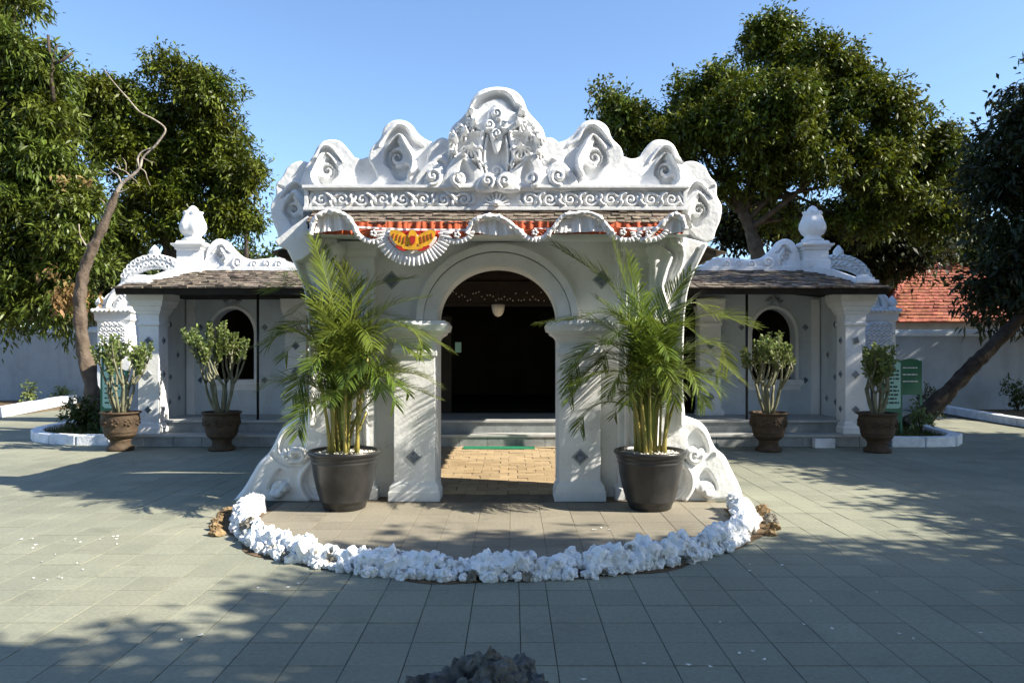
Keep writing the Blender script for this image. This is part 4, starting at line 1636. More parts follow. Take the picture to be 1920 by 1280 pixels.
    m.build('finial_urn', M['plaster_carved'], ped, smooth=True)
    # scrolled ridge crest (photo pixels of the left wing, mirrored for the right)
    if sx < 0:
        ol = [(384, 508), (384, 484), (388, 466), (398, 452), (411, 447), (424, 452), (436, 466), (452, 480), (472, 486), (500, 484), (525, 482), (552, 486), (560, 508)]
        ft = eye(412, 482, 0.42, 1, (4, -50), 0.05) + scroll(447, 492, 11, -1, 0.05, 0.32, 60) + scroll(478, 495, 8, -1, 0.04, 0.32, 60) + scroll(500, 494, 8, 1, 0.04, 0.32, 60) + scroll(524, 495, 8, -1, 0.04, 0.32, 60)
        relief('ridge_crest', ol, yr_ - 0.08, 0.16, ft, M['plaster_carved'], pav, res=0.014, edge=0.04, seed=20)
        relief('ridge_crest', ol, yr_ - 0.08, 0.16, ft, M['plaster_carved'], pav, res=0.014, edge=0.04, flip=X0, seed=21)

# hall behind
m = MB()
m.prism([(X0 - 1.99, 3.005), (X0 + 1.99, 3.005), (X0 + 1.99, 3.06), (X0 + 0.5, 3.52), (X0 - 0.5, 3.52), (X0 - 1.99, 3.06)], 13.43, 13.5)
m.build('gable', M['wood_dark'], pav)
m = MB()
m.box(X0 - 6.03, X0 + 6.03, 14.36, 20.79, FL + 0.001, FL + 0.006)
m.build('hall_shade_sheet', M['hall'], pav)  # dark sheet over the platform, painting the hall's shade on its floor
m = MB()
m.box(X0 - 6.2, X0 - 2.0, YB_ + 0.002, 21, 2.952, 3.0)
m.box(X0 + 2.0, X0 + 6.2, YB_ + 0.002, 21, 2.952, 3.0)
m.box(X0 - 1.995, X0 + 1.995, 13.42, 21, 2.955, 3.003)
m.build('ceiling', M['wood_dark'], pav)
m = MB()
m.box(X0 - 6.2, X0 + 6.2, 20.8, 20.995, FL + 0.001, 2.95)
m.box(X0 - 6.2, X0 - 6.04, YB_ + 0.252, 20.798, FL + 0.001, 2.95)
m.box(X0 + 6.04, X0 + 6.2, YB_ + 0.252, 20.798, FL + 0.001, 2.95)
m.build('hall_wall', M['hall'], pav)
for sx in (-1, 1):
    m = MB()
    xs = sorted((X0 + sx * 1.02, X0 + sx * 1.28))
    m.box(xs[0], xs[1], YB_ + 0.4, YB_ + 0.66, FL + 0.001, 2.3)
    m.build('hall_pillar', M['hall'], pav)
# carved lintel beam over the hall entrance
m = MB()
zb = PZ(574, 14.0)
m.box(X0 - 3.69, X0 + 3.69, 13.95, 14.15, zb, 2.93)
lint = m.build('lintel', M['wood_dark'], pav)
m = MB()
m.box(X0 - 3.6, X0 + 3.6, 13.93, 13.948, zb + 0.02, zb + 0.035)
m.box(X0 - 3.6, X0 + 3.6, 13.93, 13.948, zb + 0.055, zb + 0.065)
m.build('lintel_rail', M['hall'], lint)
m = MB()
rl = random.Random(9)
for i in range(46):
    xx = X0 - 1.2 + 2.4 * i / 45
    zz = zb + rl.choice((0.12, 0.19, 0.25)) + rl.uniform(-0.02, 0.02)
    m.lathe((xx, 13.945, zz), [(0.004, -0.014), (0.014, 0), (0.004, 0.014)], 6)
m.build('lintel_studs', M['lamp'], lint, kind='stuff')
# hanging lamp
lx, lz = PX(934, 12.6), PZ(570, 12.6)
lamp = thing('hanging_lamp', (lx, 12.6, lz - 0.22), 'pale bell-shaped glass lamp hanging in the dark archway', 'lamp')
m = MB()
m.lathe((lx, 12.6, lz - 0.215), [(0.01, 0), (0.05, 0.015), (0.085, 0.06), (0.105, 0.12), (0.115, 0.205), (0.10, 0.207)], 24)
m.build('lamp_shade', M['lamp'], lamp, smooth=True)
m = MB()
m.tube([(lx, 12.6, lz - 0.01), (lx, 12.6, 3.46)], 0.008, 6)
m.build('lamp_cord', M['black_metal'], lamp)
# small notice on the left hall pillar
m = MB()
nx_, nz_ = PX(859, 14.45), PZ(651, 14.45)
m.box(nx_ - 0.06, nx_ + 0.06, 14.47, 14.498, nz_ - 0.10, nz_ + 0.10)
tag(m.build('notice_plate', M['sign_pale'], None, loc=(nx_, 14.48, nz_ - 0.1)), 'small green notice plate fixed inside the dark archway', 'notice')
# green door mat on the lowest step
m = MB()
xa, xb = PX(868, 12.2), PX(1003, 12.2)
m.box(xa, xb, 12.18, 12.46, 0.004, 0.022)
tag(m.build('door_mat', M['mat_green'], None, bevel=0.005, loc=((xa + xb) / 2, 12.3, 0.004)), 'green door mat lying on the brick floor before the steps', 'mat')
# loose white block on the right step
c = G(1541, 838)
m = MB()
m.box(c[0] - 0.17, c[0] + 0.17, YF - 0.16, YF - 0.03, 0.0, 0.155)
tag(m.build('white_block', M['paint_kerb'], None, bevel=0.012, loc=(c[0], YF - 0.1, 0)), 'white painted block lying against the lowest step of the right wing', 'block')

# ------------------------------------------------------------------ side gateways and perimeter walls
def lattice(outline, Y, feats_fn, name, parent, flip, seed):
    xs = [p[0] for p in outline]
    zs = [p[1] for p in outline]
    ft = []
    stepp = 9
    for i in range(int((max(xs) - min(xs)) / stepp) + 1):
        for j in range(int((max(zs) - min(zs)) / stepp) + 1):
            cx = min(xs) + i * stepp + (stepp / 2 if j % 2 else 0)
            cy = min(zs) + j * stepp
            ft.append(('ridge', spiral(cx, cy, 3.4, 3.0, 1.0, 0, 1, 9), 1.7, 0.045))
    return relief(name, outline, Y, 0.14, ft, M['plaster_carved'], parent, res=0.013, edge=0.03, flip=flip, lump=0.004, seed=seed)


def gateway(sx, label):
    Yg = 16.6
    fl = None if sx < 0 else (X0 - 0.18)
    wx = lambda px: (PX(px, Yg) if fl is None else 2 * fl - PX(px, Yg))
    root = thing('carved_gateway', (wx(290), Yg + 0.2, 0), label, 'gateway', 'carved side gateways')
    zz = lambda py: PZ(py, Yg)
    # two piers
    for (a, b) in ((182, 243), (337, 398)):
        m = MB()
        xa, xb = sorted((wx(a), wx(b)))
        m.stack(xa, xb, Yg, Yg + 0.5, [(0, 0.05), (0.25, 0.05), (0.3, 0.0), (zz(604), 0.0), (zz(600), 0.04), (zz(588), 0.05), (zz(586), 0.09), (zz(579), 0.09), (zz(578), 0.02), (zz(574), 0.0)])
        p = m.build('pier', M['plaster'], root, bevel=0.006)
        for i in range(9):
            m = MB()
            u = xa - 0.05 + (xb - xa + 0.10) * i / 8
            m.lathe((u, Yg - 0.10, zz(582.5)), [(0.01, -0.045), (0.045, -0.02), (0.045, 0.02), (0.01, 0.045)], 10)
            m.build('bead', M['plaster_carved'], p, smooth=True)
        lattice([(a + 6, 608), (b - 10, 608), (b - 10, 664), (a + 6 + (b - a - 16) / 2, 690), (a + 6, 664)], Yg - 0.03, None, 'lattice_panel', p, fl, 31)
    # arch
    acx = 290
    path = [(wx(acx - 58 * math.cos(math.pi * i / 30)), zz(578 - 36 * math.sin(math.pi * i / 30))) for i in range(31)]
    sd_ = 1 if fl is None else -1
    m = MB()
    m.sweep_prism(path, [(0, 0.45), (0, 0.02), (0.26, 0.02), (0.26, 0.45)], Yg, sd_)
    m.build('arch', M['plaster'], root)
    m = MB()
    m.sweep_prism([(wx(acx - 82 * math.cos(math.pi * i / 30)), zz(578 - 52 * math.sin(math.pi * i / 30))) for i in range(31)], [(0, 0.4), (0, -0.06), (0.06, -0.09), (0.12, -0.05), (0.12, 0.4)], Yg, sd_)
    m.build('arch_moulding', M['plaster'], root)
    for i in range(22):
        a = math.pi * (i + 0.5) / 22
        m = MB()
        m.lathe((wx(acx - 69 * math.cos(a)), Yg + 0.0, zz(578 - 43 * math.sin(a))), [(0.015, -0.07), (0.06, -0.03), (0.06, 0.03), (0.015, 0.07)], 8)
        m.build('arch_bead', M['plaster_carved'], root, smooth=True)
    # pierced fan crest
    cr = [(232, 540), (228, 520), (240, 492), (262, 482), (290, 478), (318, 484), (342, 500), (350, 520), (330, 510), (290, 500), (256, 512)]
    ft = []
    for j, (r_, n_) in enumerate(((62, 15), (48, 12), (34, 9))):
        for i in range(n_):
            a = math.pi * (0.12 + 0.76 * i / (n_ - 1))
            ft.append(('ridge', spiral(290 - r_ * math.cos(a), 538 - r_ * 0.92 * math.sin(a), 4.2, 3.6, 1.0, 0, 1, 9), 1.8, 0.06))
    relief('fan_crest', [(228, 542), (226, 520), (238, 496), (260, 482), (290, 476), (320, 482), (343, 496), (354, 520), (352, 542), (330, 515), (290, 503), (250, 515)], Yg + 0.10, 0.16, ft, M['plaster_carved'], root, res=0.013, edge=0.03, flip=fl, seed=33)
    # lotus bud on the crest and upright leaf ornaments on the shoulder
    for (px_, py_, s_) in ((282, 478, 1.0), (196, 574, 1.2), (180, 574, 1.0), (212, 556, 0.8), (222, 540, 0.8)):
        m = MB()
        m.lathe((wx(px_), Yg + 0.2, zz(py_) - 0.02), [(0.05 * s_, 0, 0), (0.11 * s_, 0.07 * s_, 0.1), (0.10 * s_, 0.14 * s_, 0.2), (0.05 * s_, 0.22 * s_, 0.2), (0.01, 0.27 * s_, 0)], 20, 5, 0.1)
        m.build('lotus_bud', M['plaster_carved'], root, smooth=True)
    return root


gateway(-1, 'sunlit white gateway with beaded arch and fan crest left of the pavilion')
gateway(1, 'shaded white gateway with beaded arch beyond the right end of the pavilion')


def perimeter(name, a, b, h, label, cap=0.18):
    a, b = Vector(a), Vector(b)
    d = (b - a).normalized()
    n = Vector((d.y, -d.x, 0))
    root = thing(name, ((a.x + b.x) / 2, (a.y + b.y) / 2, 0), label, 'wall')

    def slab(t, z0, z1, nm, mat, bev):
        m = MB()
        m.prism_z([tuple((a + n * t).xy), tuple((b + n * t).xy), tuple((b - n * t).xy), tuple((a - n * t).xy)], z0, z1)
        return m.build(nm, mat, root, bevel=bev)
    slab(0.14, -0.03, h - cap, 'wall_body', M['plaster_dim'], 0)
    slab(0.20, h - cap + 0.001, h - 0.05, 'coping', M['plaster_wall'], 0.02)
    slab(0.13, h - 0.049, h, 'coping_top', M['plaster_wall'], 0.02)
    return root


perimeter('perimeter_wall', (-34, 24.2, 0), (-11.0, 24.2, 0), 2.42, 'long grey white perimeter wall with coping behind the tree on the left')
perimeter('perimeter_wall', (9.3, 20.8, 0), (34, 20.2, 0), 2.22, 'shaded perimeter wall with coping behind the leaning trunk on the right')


# ------------------------------------------------------------------ kerbs and planting beds
def kerb_path(root, pts, name, h=0.15, w=0.16, seg=0.62, mat=None):
    """row of separate kerb stones along a polyline"""
    pts = [Vector((p[0], p[1], 0)) for p in pts]
    acc = [0]
    for i in range(len(pts) - 1):
        acc.append(acc[-1] + (pts[i + 1] - pts[i]).length)
    n = max(1, int(acc[-1] / seg))

    def at(s):
        for i in range(len(pts) - 1):
            if s <= acc[i + 1] + 1e-9:
                t = (s - acc[i]) / max(1e-9, acc[i + 1] - acc[i])
                return pts[i].lerp(pts[i + 1], t)
        return pts[-1]
    for i in range(n):
        a, b = at(acc[-1] * i / n), at(acc[-1] * (i + 1) / n)
        d = (b - a).normalized()
        nn = Vector((-d.y, d.x, 0)) * w / 2
        a2, b2 = a + d * 0.004, b - d * 0.004
        m = MB()
        m.prism_z([tuple((a2 + nn).xy), tuple((b2 + nn).xy), tuple((b2 - nn).xy), tuple((a2 - nn).xy)], -0.02, h + rs.uniform(-0.008, 0.008))
        m.build(name, mat or M['paint_kerb'], root, bevel=0.02)


def bed(pts, z, name):
    me = pymesh(name, [(p[0], p[1], z) for p in pts], [tuple(range(len(pts)))])
    return struct(finish(name, me, M['soil']))


def grass_patch(pts, n, seed, label, hmin=0.04, hmax=0.10, z0=0.06):
    r = np.random.default_rng(seed)
    pts = np.array([(p[0], p[1]) for p in pts])
    lo, hi = pts.min(0), pts.max(0)
    q = lo + (hi - lo) * r.random((n * 3, 2))
    ins = poly_inside(q[:, 0], q[:, 1], pts)
    q = q[ins][:n]
    k = len(q)
    a = r.random(k) * 6.283
    hh = hmin + (hmax - hmin) * r.random(k)
    w = 0.006 + 0.006 * r.random(k)
    lean = r.normal(0, 0.4, (k, 2)) * hh[:, None]
    b0 = np.stack([q[:, 0] - w * np.cos(a), q[:, 1] - w * np.sin(a), np.full(k, z0)], 1)
    b1 = np.stack([q[:, 0] + w * np.cos(a), q[:, 1] + w * np.sin(a), np.full(k, z0)], 1)
    tp = np.stack([q[:, 0] + lean[:, 0], q[:, 1] + lean[:, 1], z0 + hh], 1)
    V = np.stack([b0, b1, tp], 1).reshape(-1, 3)
    Fq = np.arange(3 * k).reshape(-1, 3)
    o = finish('grass', npmesh('grass', V, Fq), M['grass'])
    return tag(o, label, 'grass', kind='stuff')


# left island
cl = []
isl = catmull([(-6.95, 12.86), (-7.6, 12.9), (-8.4, 13.25), (-9.0, 14.1), (-9.2, 15.2), (-9.2, 17.2)], 6)
kb = thing('planter_kerb', (-8.4, 13.3, 0), 'rounded white painted kerb of the planting island at the foot of the bare tree', 'kerb')
kerb_path(kb, isl, 'kerb_stone', 0.17, 0.20, 0.55)
polyg = [tuple(p) for p in isl] + [(-6.75, 17.2), (-6.75, 12.86)]
bed(polyg, 0.07, 'planter_soil')
grass_patch(polyg, 5000, 3, 'short grass in the planting island on the left', 0.04, 0.12, 0.07)
# right island
isr = catmull([(6.42, 12.62), (7.1, 12.6), (7.55, 12.7), (7.85, 13.1), (8.0, 13.9), (8.2, 15.0), (8.35, 16.4)], 6)
kb = thing('planter_kerb', (7.5, 12.8, 0), 'white painted kerb of the planting island at the foot of the leaning trunk', 'kerb')
kerb_path(kb, isr, 'kerb_stone', 0.17, 0.20, 0.55)
polyg = [tuple(p) for p in isr] + [(6.4, 16.4), (6.4, 12.62)]
bed(polyg, 0.07, 'planter_soil')
grass_patch(polyg, 4000, 4, 'short grass in the planting island on the right', 0.03, 0.09, 0.07)
# far kerbs
kb = thing('road_kerb', (-13.2, 20, 0), 'straight white kerb along the soil bed before the left perimeter wall', 'kerb')
kerb_path(kb, [(-11.7, 14.0), (-12.75, 18.5), (-14.0, 23.6)], 'kerb_stone', 0.24, 0.28, 0.9)
bed([(-12.0, 14.0), (-13.0, 18.5), (-14.2, 23.9), (-34, 24.0), (-34, 14.0)], 0.05, 'verge_soil')
kb = thing('road_kerb', (11.3, 18, 0), 'straight white kerb along the soil bed before the right perimeter wall', 'kerb')
kerb_path(kb, [(10.9, 14.2), (11.2, 17), (11.6, 20.0)], 'kerb_stone', 0.17, 0.24, 0.9)
bed([(11.1, 14.2), (11.4, 17), (11.8, 20.1), (34, 20.0), (34, 14.2)], 0.05, 'verge_soil')


# ------------------------------------------------------------------ plants
def palm(px, root_label, fronds, seed):
    Yp = 7.62
    x0 = PX(px, Yp)
    root = thing('potted_palm', (x0, Yp, 0), root_label, 'potted palm', 'potted palms before the gate')
    r = random.Random(seed)
    # pot
    pr = [(0.20, 0.0), (0.215, 0.012), (0.225, 0.05), (0.245, 0.085), (0.252, 0.09), (0.250, 0.10), (0.285, 0.22), (0.315, 0.36), (0.328, 0.46), (0.335, 0.475), (0.338, 0.485), (0.333, 0.495), (0.335, 0.505), (0.345, 0.515), (0.347, 0.53), (0.342, 0.545), (0.362, 0.555), (0.372, 0.575), (0.37, 0.592), (0.358, 0.60), (0.345, 0.598), (0.335, 0.585), (0.33, 0.55)]
    m = MB()
    m.lathe((x0, Yp, 0), pr, 56)
    m.build('pot', M['pot_black'], root, smooth=True)
    m = MB()
    m.lathe((x0, Yp, 0.53), [(0.331, 0), (0.331, 0.02), (0.1, 0.03)], 32)
    m.build('soil', M['potsoil'], root)
    m = MB()
    for k in range(420):
        a, rr = r.uniform(0, 6.283), 0.325 * math.sqrt(r.random())
        s = r.uniform(0.008, 0.017)
        c_ = (x0 + rr * math.cos(a), Yp + rr * math.sin(a), 0.553 + 0.025 * (1 - rr / 0.33) + r.uniform(0, 0.012))
        m.lathe(c_, [(s * 0.5, -s * 0.4), (s * r.uniform(0.9, 1.3), 0), (s * 0.5, s * 0.5)], 6)
    m.build('pebbles', M['pebble'], root, smooth=True, kind='stuff')
    # canes
    tops = []
    for k in range(22):
        a, rr = r.uniform(0, 6.283), 0.15 * math.sqrt(r.random())
        bx, by = x0 + rr * math.cos(a), Yp + rr * math.sin(a)
        hgt = r.uniform(0.35, 1.05)
        lean = r.uniform(0.0, 0.14)
        pts = []
        for i in range(7):
            t = i / 6
            pts.append((bx + math.cos(a) * lean * t ** 1.6, by + math.sin(a) * lean * 0.7 * t ** 1.6, 0.54 + hgt * t))
        r0 = r.uniform(0.014, 0.024)
        m = MB()
        m.tube(pts, [r0 * (1.25 if i == 0 else 1) * (1 - 0.45 * i / 6) for i in range(7)], 8)
        m.build('cane', M['palm_stem'], root, smooth=True)
        tops.append(pts[-1])
    # fronds
    for (sp, mp, tp, dy0, dy1, ll) in fronds:
        a = Vector(P(sp[0], sp[1], Yp + dy0 * 0.2))
        b = Vector(P(mp[0], mp[1], Yp + dy0))
        c = Vector(P(tp[0], tp[1], Yp + dy1))
        # start of the leaf stalk down in the clump
        g = Vector((x0 + (a.x - x0) * 0.25, Yp + dy0 * 0.05, 0.75 + r.uniform(0, 0.15)))
        cur = catmull([tuple(g), tuple(a), tuple(b), tuple(c)], 12)
        frond(cur, ll, root, r, start=0.30)
    # arching fronds all round, and short young ones in the heart
    for k in range(38):
        outer = k < 20
        a = (k * 2.399 + r.uniform(-0.4, 0.4))
        if math.sin(a) > 0.45 and k % 3:
            continue
        st = Vector((x0 + 0.07 * math.cos(a), Yp + 0.06 * math.sin(a), r.uniform(0.95, 1.75) if outer else r.uniform(0.85, 1.3)))
        L_ = r.uniform(0.75, 1.05) if outer else r.uniform(0.45, 0.75)
        el = r.uniform(0.45, 1.15) if outer else r.uniform(0.6, 1.3)
        bend = r.uniform(1.2, 2.3)
        dep = 0.42 if math.sin(a) > 0 else 0.85
        pts, p_, an = [], st.copy(), el
        for i in range(24):
            pts.append(tuple(p_))
            p_ = p_ + Vector((math.cos(a) * math.cos(an), math.sin(a) * math.cos(an) * dep, math.sin(an))) * (L_ / 23)
            an -= bend / 23 * (0.4 + 1.2 * i / 23)
        g_ = np.array([(x0 + 0.03 * math.cos(a), Yp + 0.03 * math.sin(a), 0.7)])
        frond(np.concatenate([g_, np.array(pts)]), r.uniform(0.20, 0.28) if outer else r.uniform(0.15, 0.22), root, r, start=0.38 if outer else 0.45)
    return root


def frond(cur, ll, root, r, start=0.25, step=0.0245):
    n = len(cur)
    seg = np.linalg.norm(np.diff(cur, axis=0), axis=1)
    acc = np.concatenate([[0], np.cumsum(seg)])
    Ltot = acc[-1]
    m = MB()
    m.tube([tuple(p) for p in cur], [0.011 * (1 - 0.82 * acc[i] / Ltot) for i in range(n)], 5)
    nst_ = len(m.f)
    s = start * Ltot
    V, Fc = m.v, m.f
    droop = r.uniform(0.08, 0.40)
    roll = r.uniform(-0.25, 0.25)
    while s < Ltot:
        i = min(int(np.searchsorted(acc, s)) - 1, n - 2)
        i = max(i, 0)
        t = (s - acc[i]) / max(seg[i], 1e-9)
        p = Vector(cur[i] * (1 - t) + cur[i + 1] * t)
        T_ = Vector(cur[i + 1] - cur[i]).normalized()
        up = Vector((0, 0, 1))
        if abs(T_.z) > 0.85:
            up = (up + Vector((-T_.x, -T_.y - 0.6, 0)) * 1.2)
        S = T_.cross(up)
        if S.length < 1e-4:
            S = Vector((1, 0, 0))
        S.normalize()
        S = (Matrix.Rotation(roll, 3, T_) @ S)
        N_ = S.cross(T_).normalized()
        u = (s / Ltot - start) / (1 - start)
        lf = 1.12 * ll * (0.45 + 0.75 * math.sin(math.pi * min(1, u * 0.80 + 0.18))) * r.uniform(0.88, 1.08)
        for sg in (-1, 1):
            if r.random() < 0.04:
                continue
            ang = math.radians(r.uniform(48, 60) - 24 * u)
            d = (T_ * math.cos(ang) + S * sg * math.sin(ang) + N_ * r.uniform(0.12, 0.3)).normalized()
            w = r.uniform(0.0055, 0.0085)
            wd = d.cross(N_).normalized() * w
            fold = N_ * w * 0.5
            dr = Vector((0, 0, -1)) * lf * droop
            q1 = p + d * lf * 0.35 - dr * -0.06
            q2 = p + d * lf * 0.72 + dr * 0.30
            q3 = p + d * lf + dr * 0.75
            b = len(V)
            for q in (p + wd * 0.5, p - wd * 0.5, q1 + wd + fold, q1 - wd + fold, q2 + wd * 0.8, q2 - wd * 0.8, q3):
                V.append(tuple(q))
            Fc += [(b, b + 1, b + 3, b + 2), (b + 2, b + 3, b + 5, b + 4), (b + 4, b + 5, b + 6)]
        s += step * r.uniform(0.85, 1.2)
    bb = wpos(root)
    me = pymesh('frond', [(v[0] - bb.x, v[1] - bb.y, v[2] - bb.z) for v in V], Fc)
    me.materials.append(M['palm_leaf'])
    me.materials.append(M['rachis'])
    mi = np.zeros(len(Fc), dtype=np.int32)
    mi[:nst_] = 1
    me.polygons.foreach_set('material_index', mi)
    o = finish('frond', me, None, root)
    return o


# start, middle and tip in photo pixels, depth offset of the middle and tip, leaflet length
fl_left = [
    ((640, 660), (622, 560), (590, 452), -0.05, -0.10, 0.30),
    ((636, 650), (578, 540), (500, 545), 0.10, 0.10, 0.28),
    ((630, 640), (560, 520), (535, 512), -0.15, -0.25, 0.24),
    ((628, 690), (560, 622), (478, 650), 0.0, 0.0, 0.26),
    ((630, 690), (590, 610), (520, 620), 0.18, 0.25, 0.26),
    ((632, 720), (585, 680), (548, 745), -0.15, -0.30, 0.24),
    ((655, 650), (685, 548), (768, 522), 0.05, 0.10, 0.32),
    ((660, 670), (722, 580), (808, 556), -0.12, -0.20, 0.26),
    ((662, 680), (745, 612), (842, 655), 0.10, 0.10, 0.27),
    ((664, 700), (728, 640), (790, 668), -0.25, -0.45, 0.24),
    ((662, 790), (735, 722), (822, 748), 0.05, 0.05, 0.17),
    ((664, 740), (712, 690), (742, 722), -0.35, -0.55, 0.24),
    ((648, 660), (660, 560), (640, 500), -0.25, -0.45, 0.30),
    ((646, 690), (640, 620), (600, 640), -0.35, -0.60, 0.24),
    ((652, 690), (680, 620), (700, 650), -0.35, -0.65, 0.26),
    ((640, 720), (608, 660), (575, 690), -0.35, -0.60, 0.22),
    ((650, 740), (655, 690), (650, 720), -0.40, -0.60, 0.22),
    ((650, 650), (700, 590), (760, 600), 0.25, 0.38, 0.28),
    ((640, 650), (600, 560), (545, 590), 0.22, 0.35, 0.26),
    ((658, 710), (705, 660), (735, 690), 0.2, 0.3, 0.24),
    ((630, 740), (590, 720), (560, 770), 0.1, 0.1, 0.18),
    ((655, 700), (690, 650), (670, 700), -0.40, -0.66, 0.22),
]
fl_right = [
    ((1208, 660), (1150, 540), (1042, 462), 0.05, 0.10, 0.28),
    ((1212, 640), (1172, 530), (1148, 452), -0.08, -0.15, 0.30),
    ((1226, 640), (1258, 560), (1296, 510), 0.10, 0.20, 0.28),
    ((1234, 660), (1318, 592), (1412, 612), 0.0, 0.0, 0.29),
    ((1236, 690), (1318, 660), (1388, 712), -0.12, -0.2, 0.28),
    ((1204, 680), (1118, 602), (1012, 606), 0.05, 0.05, 0.25),
    ((1204, 700), (1130, 640), (1062, 690), -0.15, -0.25, 0.25),
    ((1206, 720), (1140, 672), (1062, 735), 0.12, 0.12, 0.21),
    ((1222, 650), (1196, 560), (1178, 480), -0.25, -0.45, 0.28),
    ((1240, 740), (1288, 706), (1322, 760), 0.05, 0.05, 0.19),
    ((1228, 690), (1270, 610), (1320, 640), -0.30, -0.55, 0.26),
    ((1216, 690), (1190, 610), (1140, 640), -0.35, -0.62, 0.25),
    ((1222, 700), (1235, 640), (1255, 670), -0.40, -0.68, 0.24),
    ((1212, 730), (1172, 690), (1140, 740), -0.30, -0.52, 0.22),
    ((1236, 720), (1285, 690), (1310, 730), -0.30, -0.52, 0.23),
    ((1220, 740), (1215, 690), (1195, 720), -0.42, -0.64, 0.22),
    ((1226, 660), (1290, 570), (1345, 590), 0.22, 0.34, 0.28),
    ((1212, 660), (1160, 590), (1105, 620), 0.24, 0.36, 0.26),
    ((1232, 700), (1330, 640), (1368, 690), 0.15, 0.2, 0.24),
    ((1215, 660), (1170, 600), (1120, 560), 0.15, 0.25, 0.24),
    ((1224, 720), (1248, 680), (1232, 715), -0.42, -0.66, 0.22),
]
palm(646, 'areca palm in a black pot with white pebbles, left of the gate arch', fl_left, 11)
palm(1219, 'areca palm in a black pot with white pebbles, right of the gate arch', fl_right, 23)


def succulent(px, Yp, hpx_top, spread, label, seed, lush=1.0):
    """candelabra shrub in a footed terracotta urn"""
    x0 = PX(px, Yp)
    k = Yp / F
    root = thing('potted_shrub', (x0, Yp, 0), label, 'potted shrub', 'potted shrubs before the pavilion')
    r = random.Random(seed)
    m = MB()
    m.lathe((x0, Yp, 0), [(0.20, 0), (0.21, 0.03), (0.20, 0.06), (0.155, 0.09), (0.15, 0.15), (0.175, 0.19)], 28)
    m.build('pot_foot', M['pot_brown'], root, smooth=True)
    m = MB()
    m.lathe((x0, Yp, 0), [(0.165, 0.185), (0.20, 0.21), (0.235, 0.25), (0.24, 0.262), (0.236, 0.27), (0.25, 0.30), (0.256, 0.315), (0.25, 0.325), (0.275, 0.42), (0.288, 0.50), (0.282, 0.56), (0.275, 0.585), (0.30, 0.60), (0.315, 0.612), (0.312, 0.63), (0.295, 0.635), (0.275, 0.63), (0.265, 0.59)], 36)
    pot = m.build('pot', M['pot_brown'], root, smooth=True)
    for q in range(9):
        a = 2 * math.pi * q / 9
        m = MB()
        c_ = (x0 + 0.277 * math.cos(a), Yp + 0.277 * math.sin(a), 0.47)
        for j in range(5):
            b = 2 * math.pi * j / 5
            t_ = Vector((-math.sin(a), math.cos(a), 0))
            cc = Vector(c_) + t_ * 0.045 * math.cos(b) + Vector((0, 0, 0.045 * math.sin(b)))
            m.lathe(cc, [(0.006, -0.024), (0.022, -0.008), (0.022, 0.008), (0.006, 0.024)], 8)
        m.build('pot_flower', M['pot_brown'], pot, smooth=True)
    m = MB()
    m.lathe((x0, Yp, 0.575), [(0.266, 0), (0.266, 0.02), (0.08, 0.03)], 24)
    m.build('soil', M['potsoil'], root)
    htop = PZ(hpx_top, Yp)
    H_ = htop - 0.6
    LV, LF = [], []
    tips = []

    def grow(p, d, L_, rad, depth, br):
        n = 6
        pts = [p]
        cur_, dd = Vector(p), Vector(d)
        for i in range(n):
            dd = (dd + Vector((0, 0, 0.20)) + Vector((r.gauss(0, 0.07), r.gauss(0, 0.07), 0))).normalized()
            cur_ = cur_ + dd * L_ / n
            pts.append(cur_.copy())
        br.append((pts, [rad * (1 - 0.35 * i / n) for i in range(n + 1)]))
        if depth == 0:
            tips.append((cur_, dd, rad))
            return
        for q in range(r.choice((2, 2, 3))):
            a = r.uniform(0, 6.283)
            nd = (dd * 0.7 + Vector((math.cos(a), math.sin(a), 0.15)) * 0.75).normalized()
            grow(cur_.copy(), nd, L_ * r.uniform(0.62, 0.95), rad * 0.68, depth - 1, br)

    nb_ = 8
    for q in range(nb_):
        a = 2 * math.pi * q / nb_ + r.uniform(-0.3, 0.3)
        br = []
        sp_ = r.uniform(0.5, 1.0) * spread
        d = Vector((math.cos(a) * sp_, math.sin(a) * sp_, 0.9)).normalized()
        grow(Vector((x0 + 0.05 * math.cos(a), Yp + 0.05 * math.sin(a), 0.585)), d, H_ * r.uniform(0.34, 0.44), 0.030, 2, br)
        m = MB()
        for pts, rd in br:
            m.tube([tuple(p_) for p_ in pts], rd, 7)
        m.build('branch', M['succ_stem'], root, smooth=True)
    rngl = np.random.default_rng(seed)
    for (c_, dd, rad) in tips:
        for q in range(int(46 * lush)):
            along = r.uniform(-0.24, 0.05)
            p = c_ + dd * along
            a = r.uniform(0, 6.283)
            o_ = Vector((math.cos(a), math.sin(a), r.uniform(0.2, 1.2))).normalized()
            L_ = r.uniform(0.04, 0.085)
            s_ = o_.cross(Vector((r.gauss(0, 1), r.gauss(0, 1), r.gauss(0, 1)))).normalized() * L_ * 0.28
            b = len(LV)
            LV.extend([tuple(p), tuple(p + o_ * L_ * 0.6 + s_), tuple(p + o_ * L_), tuple(p + o_ * L_ * 0.6 - s_)])
            LF.append((b, b + 1, b + 2, b + 3))
    bb = wpos(root)
    me = pymesh('foliage', [(v[0] - bb.x, v[1] - bb.y, v[2] - bb.z) for v in LV], LF)
    o = finish('foliage', me, M['succ_leaf'], root)
    return root


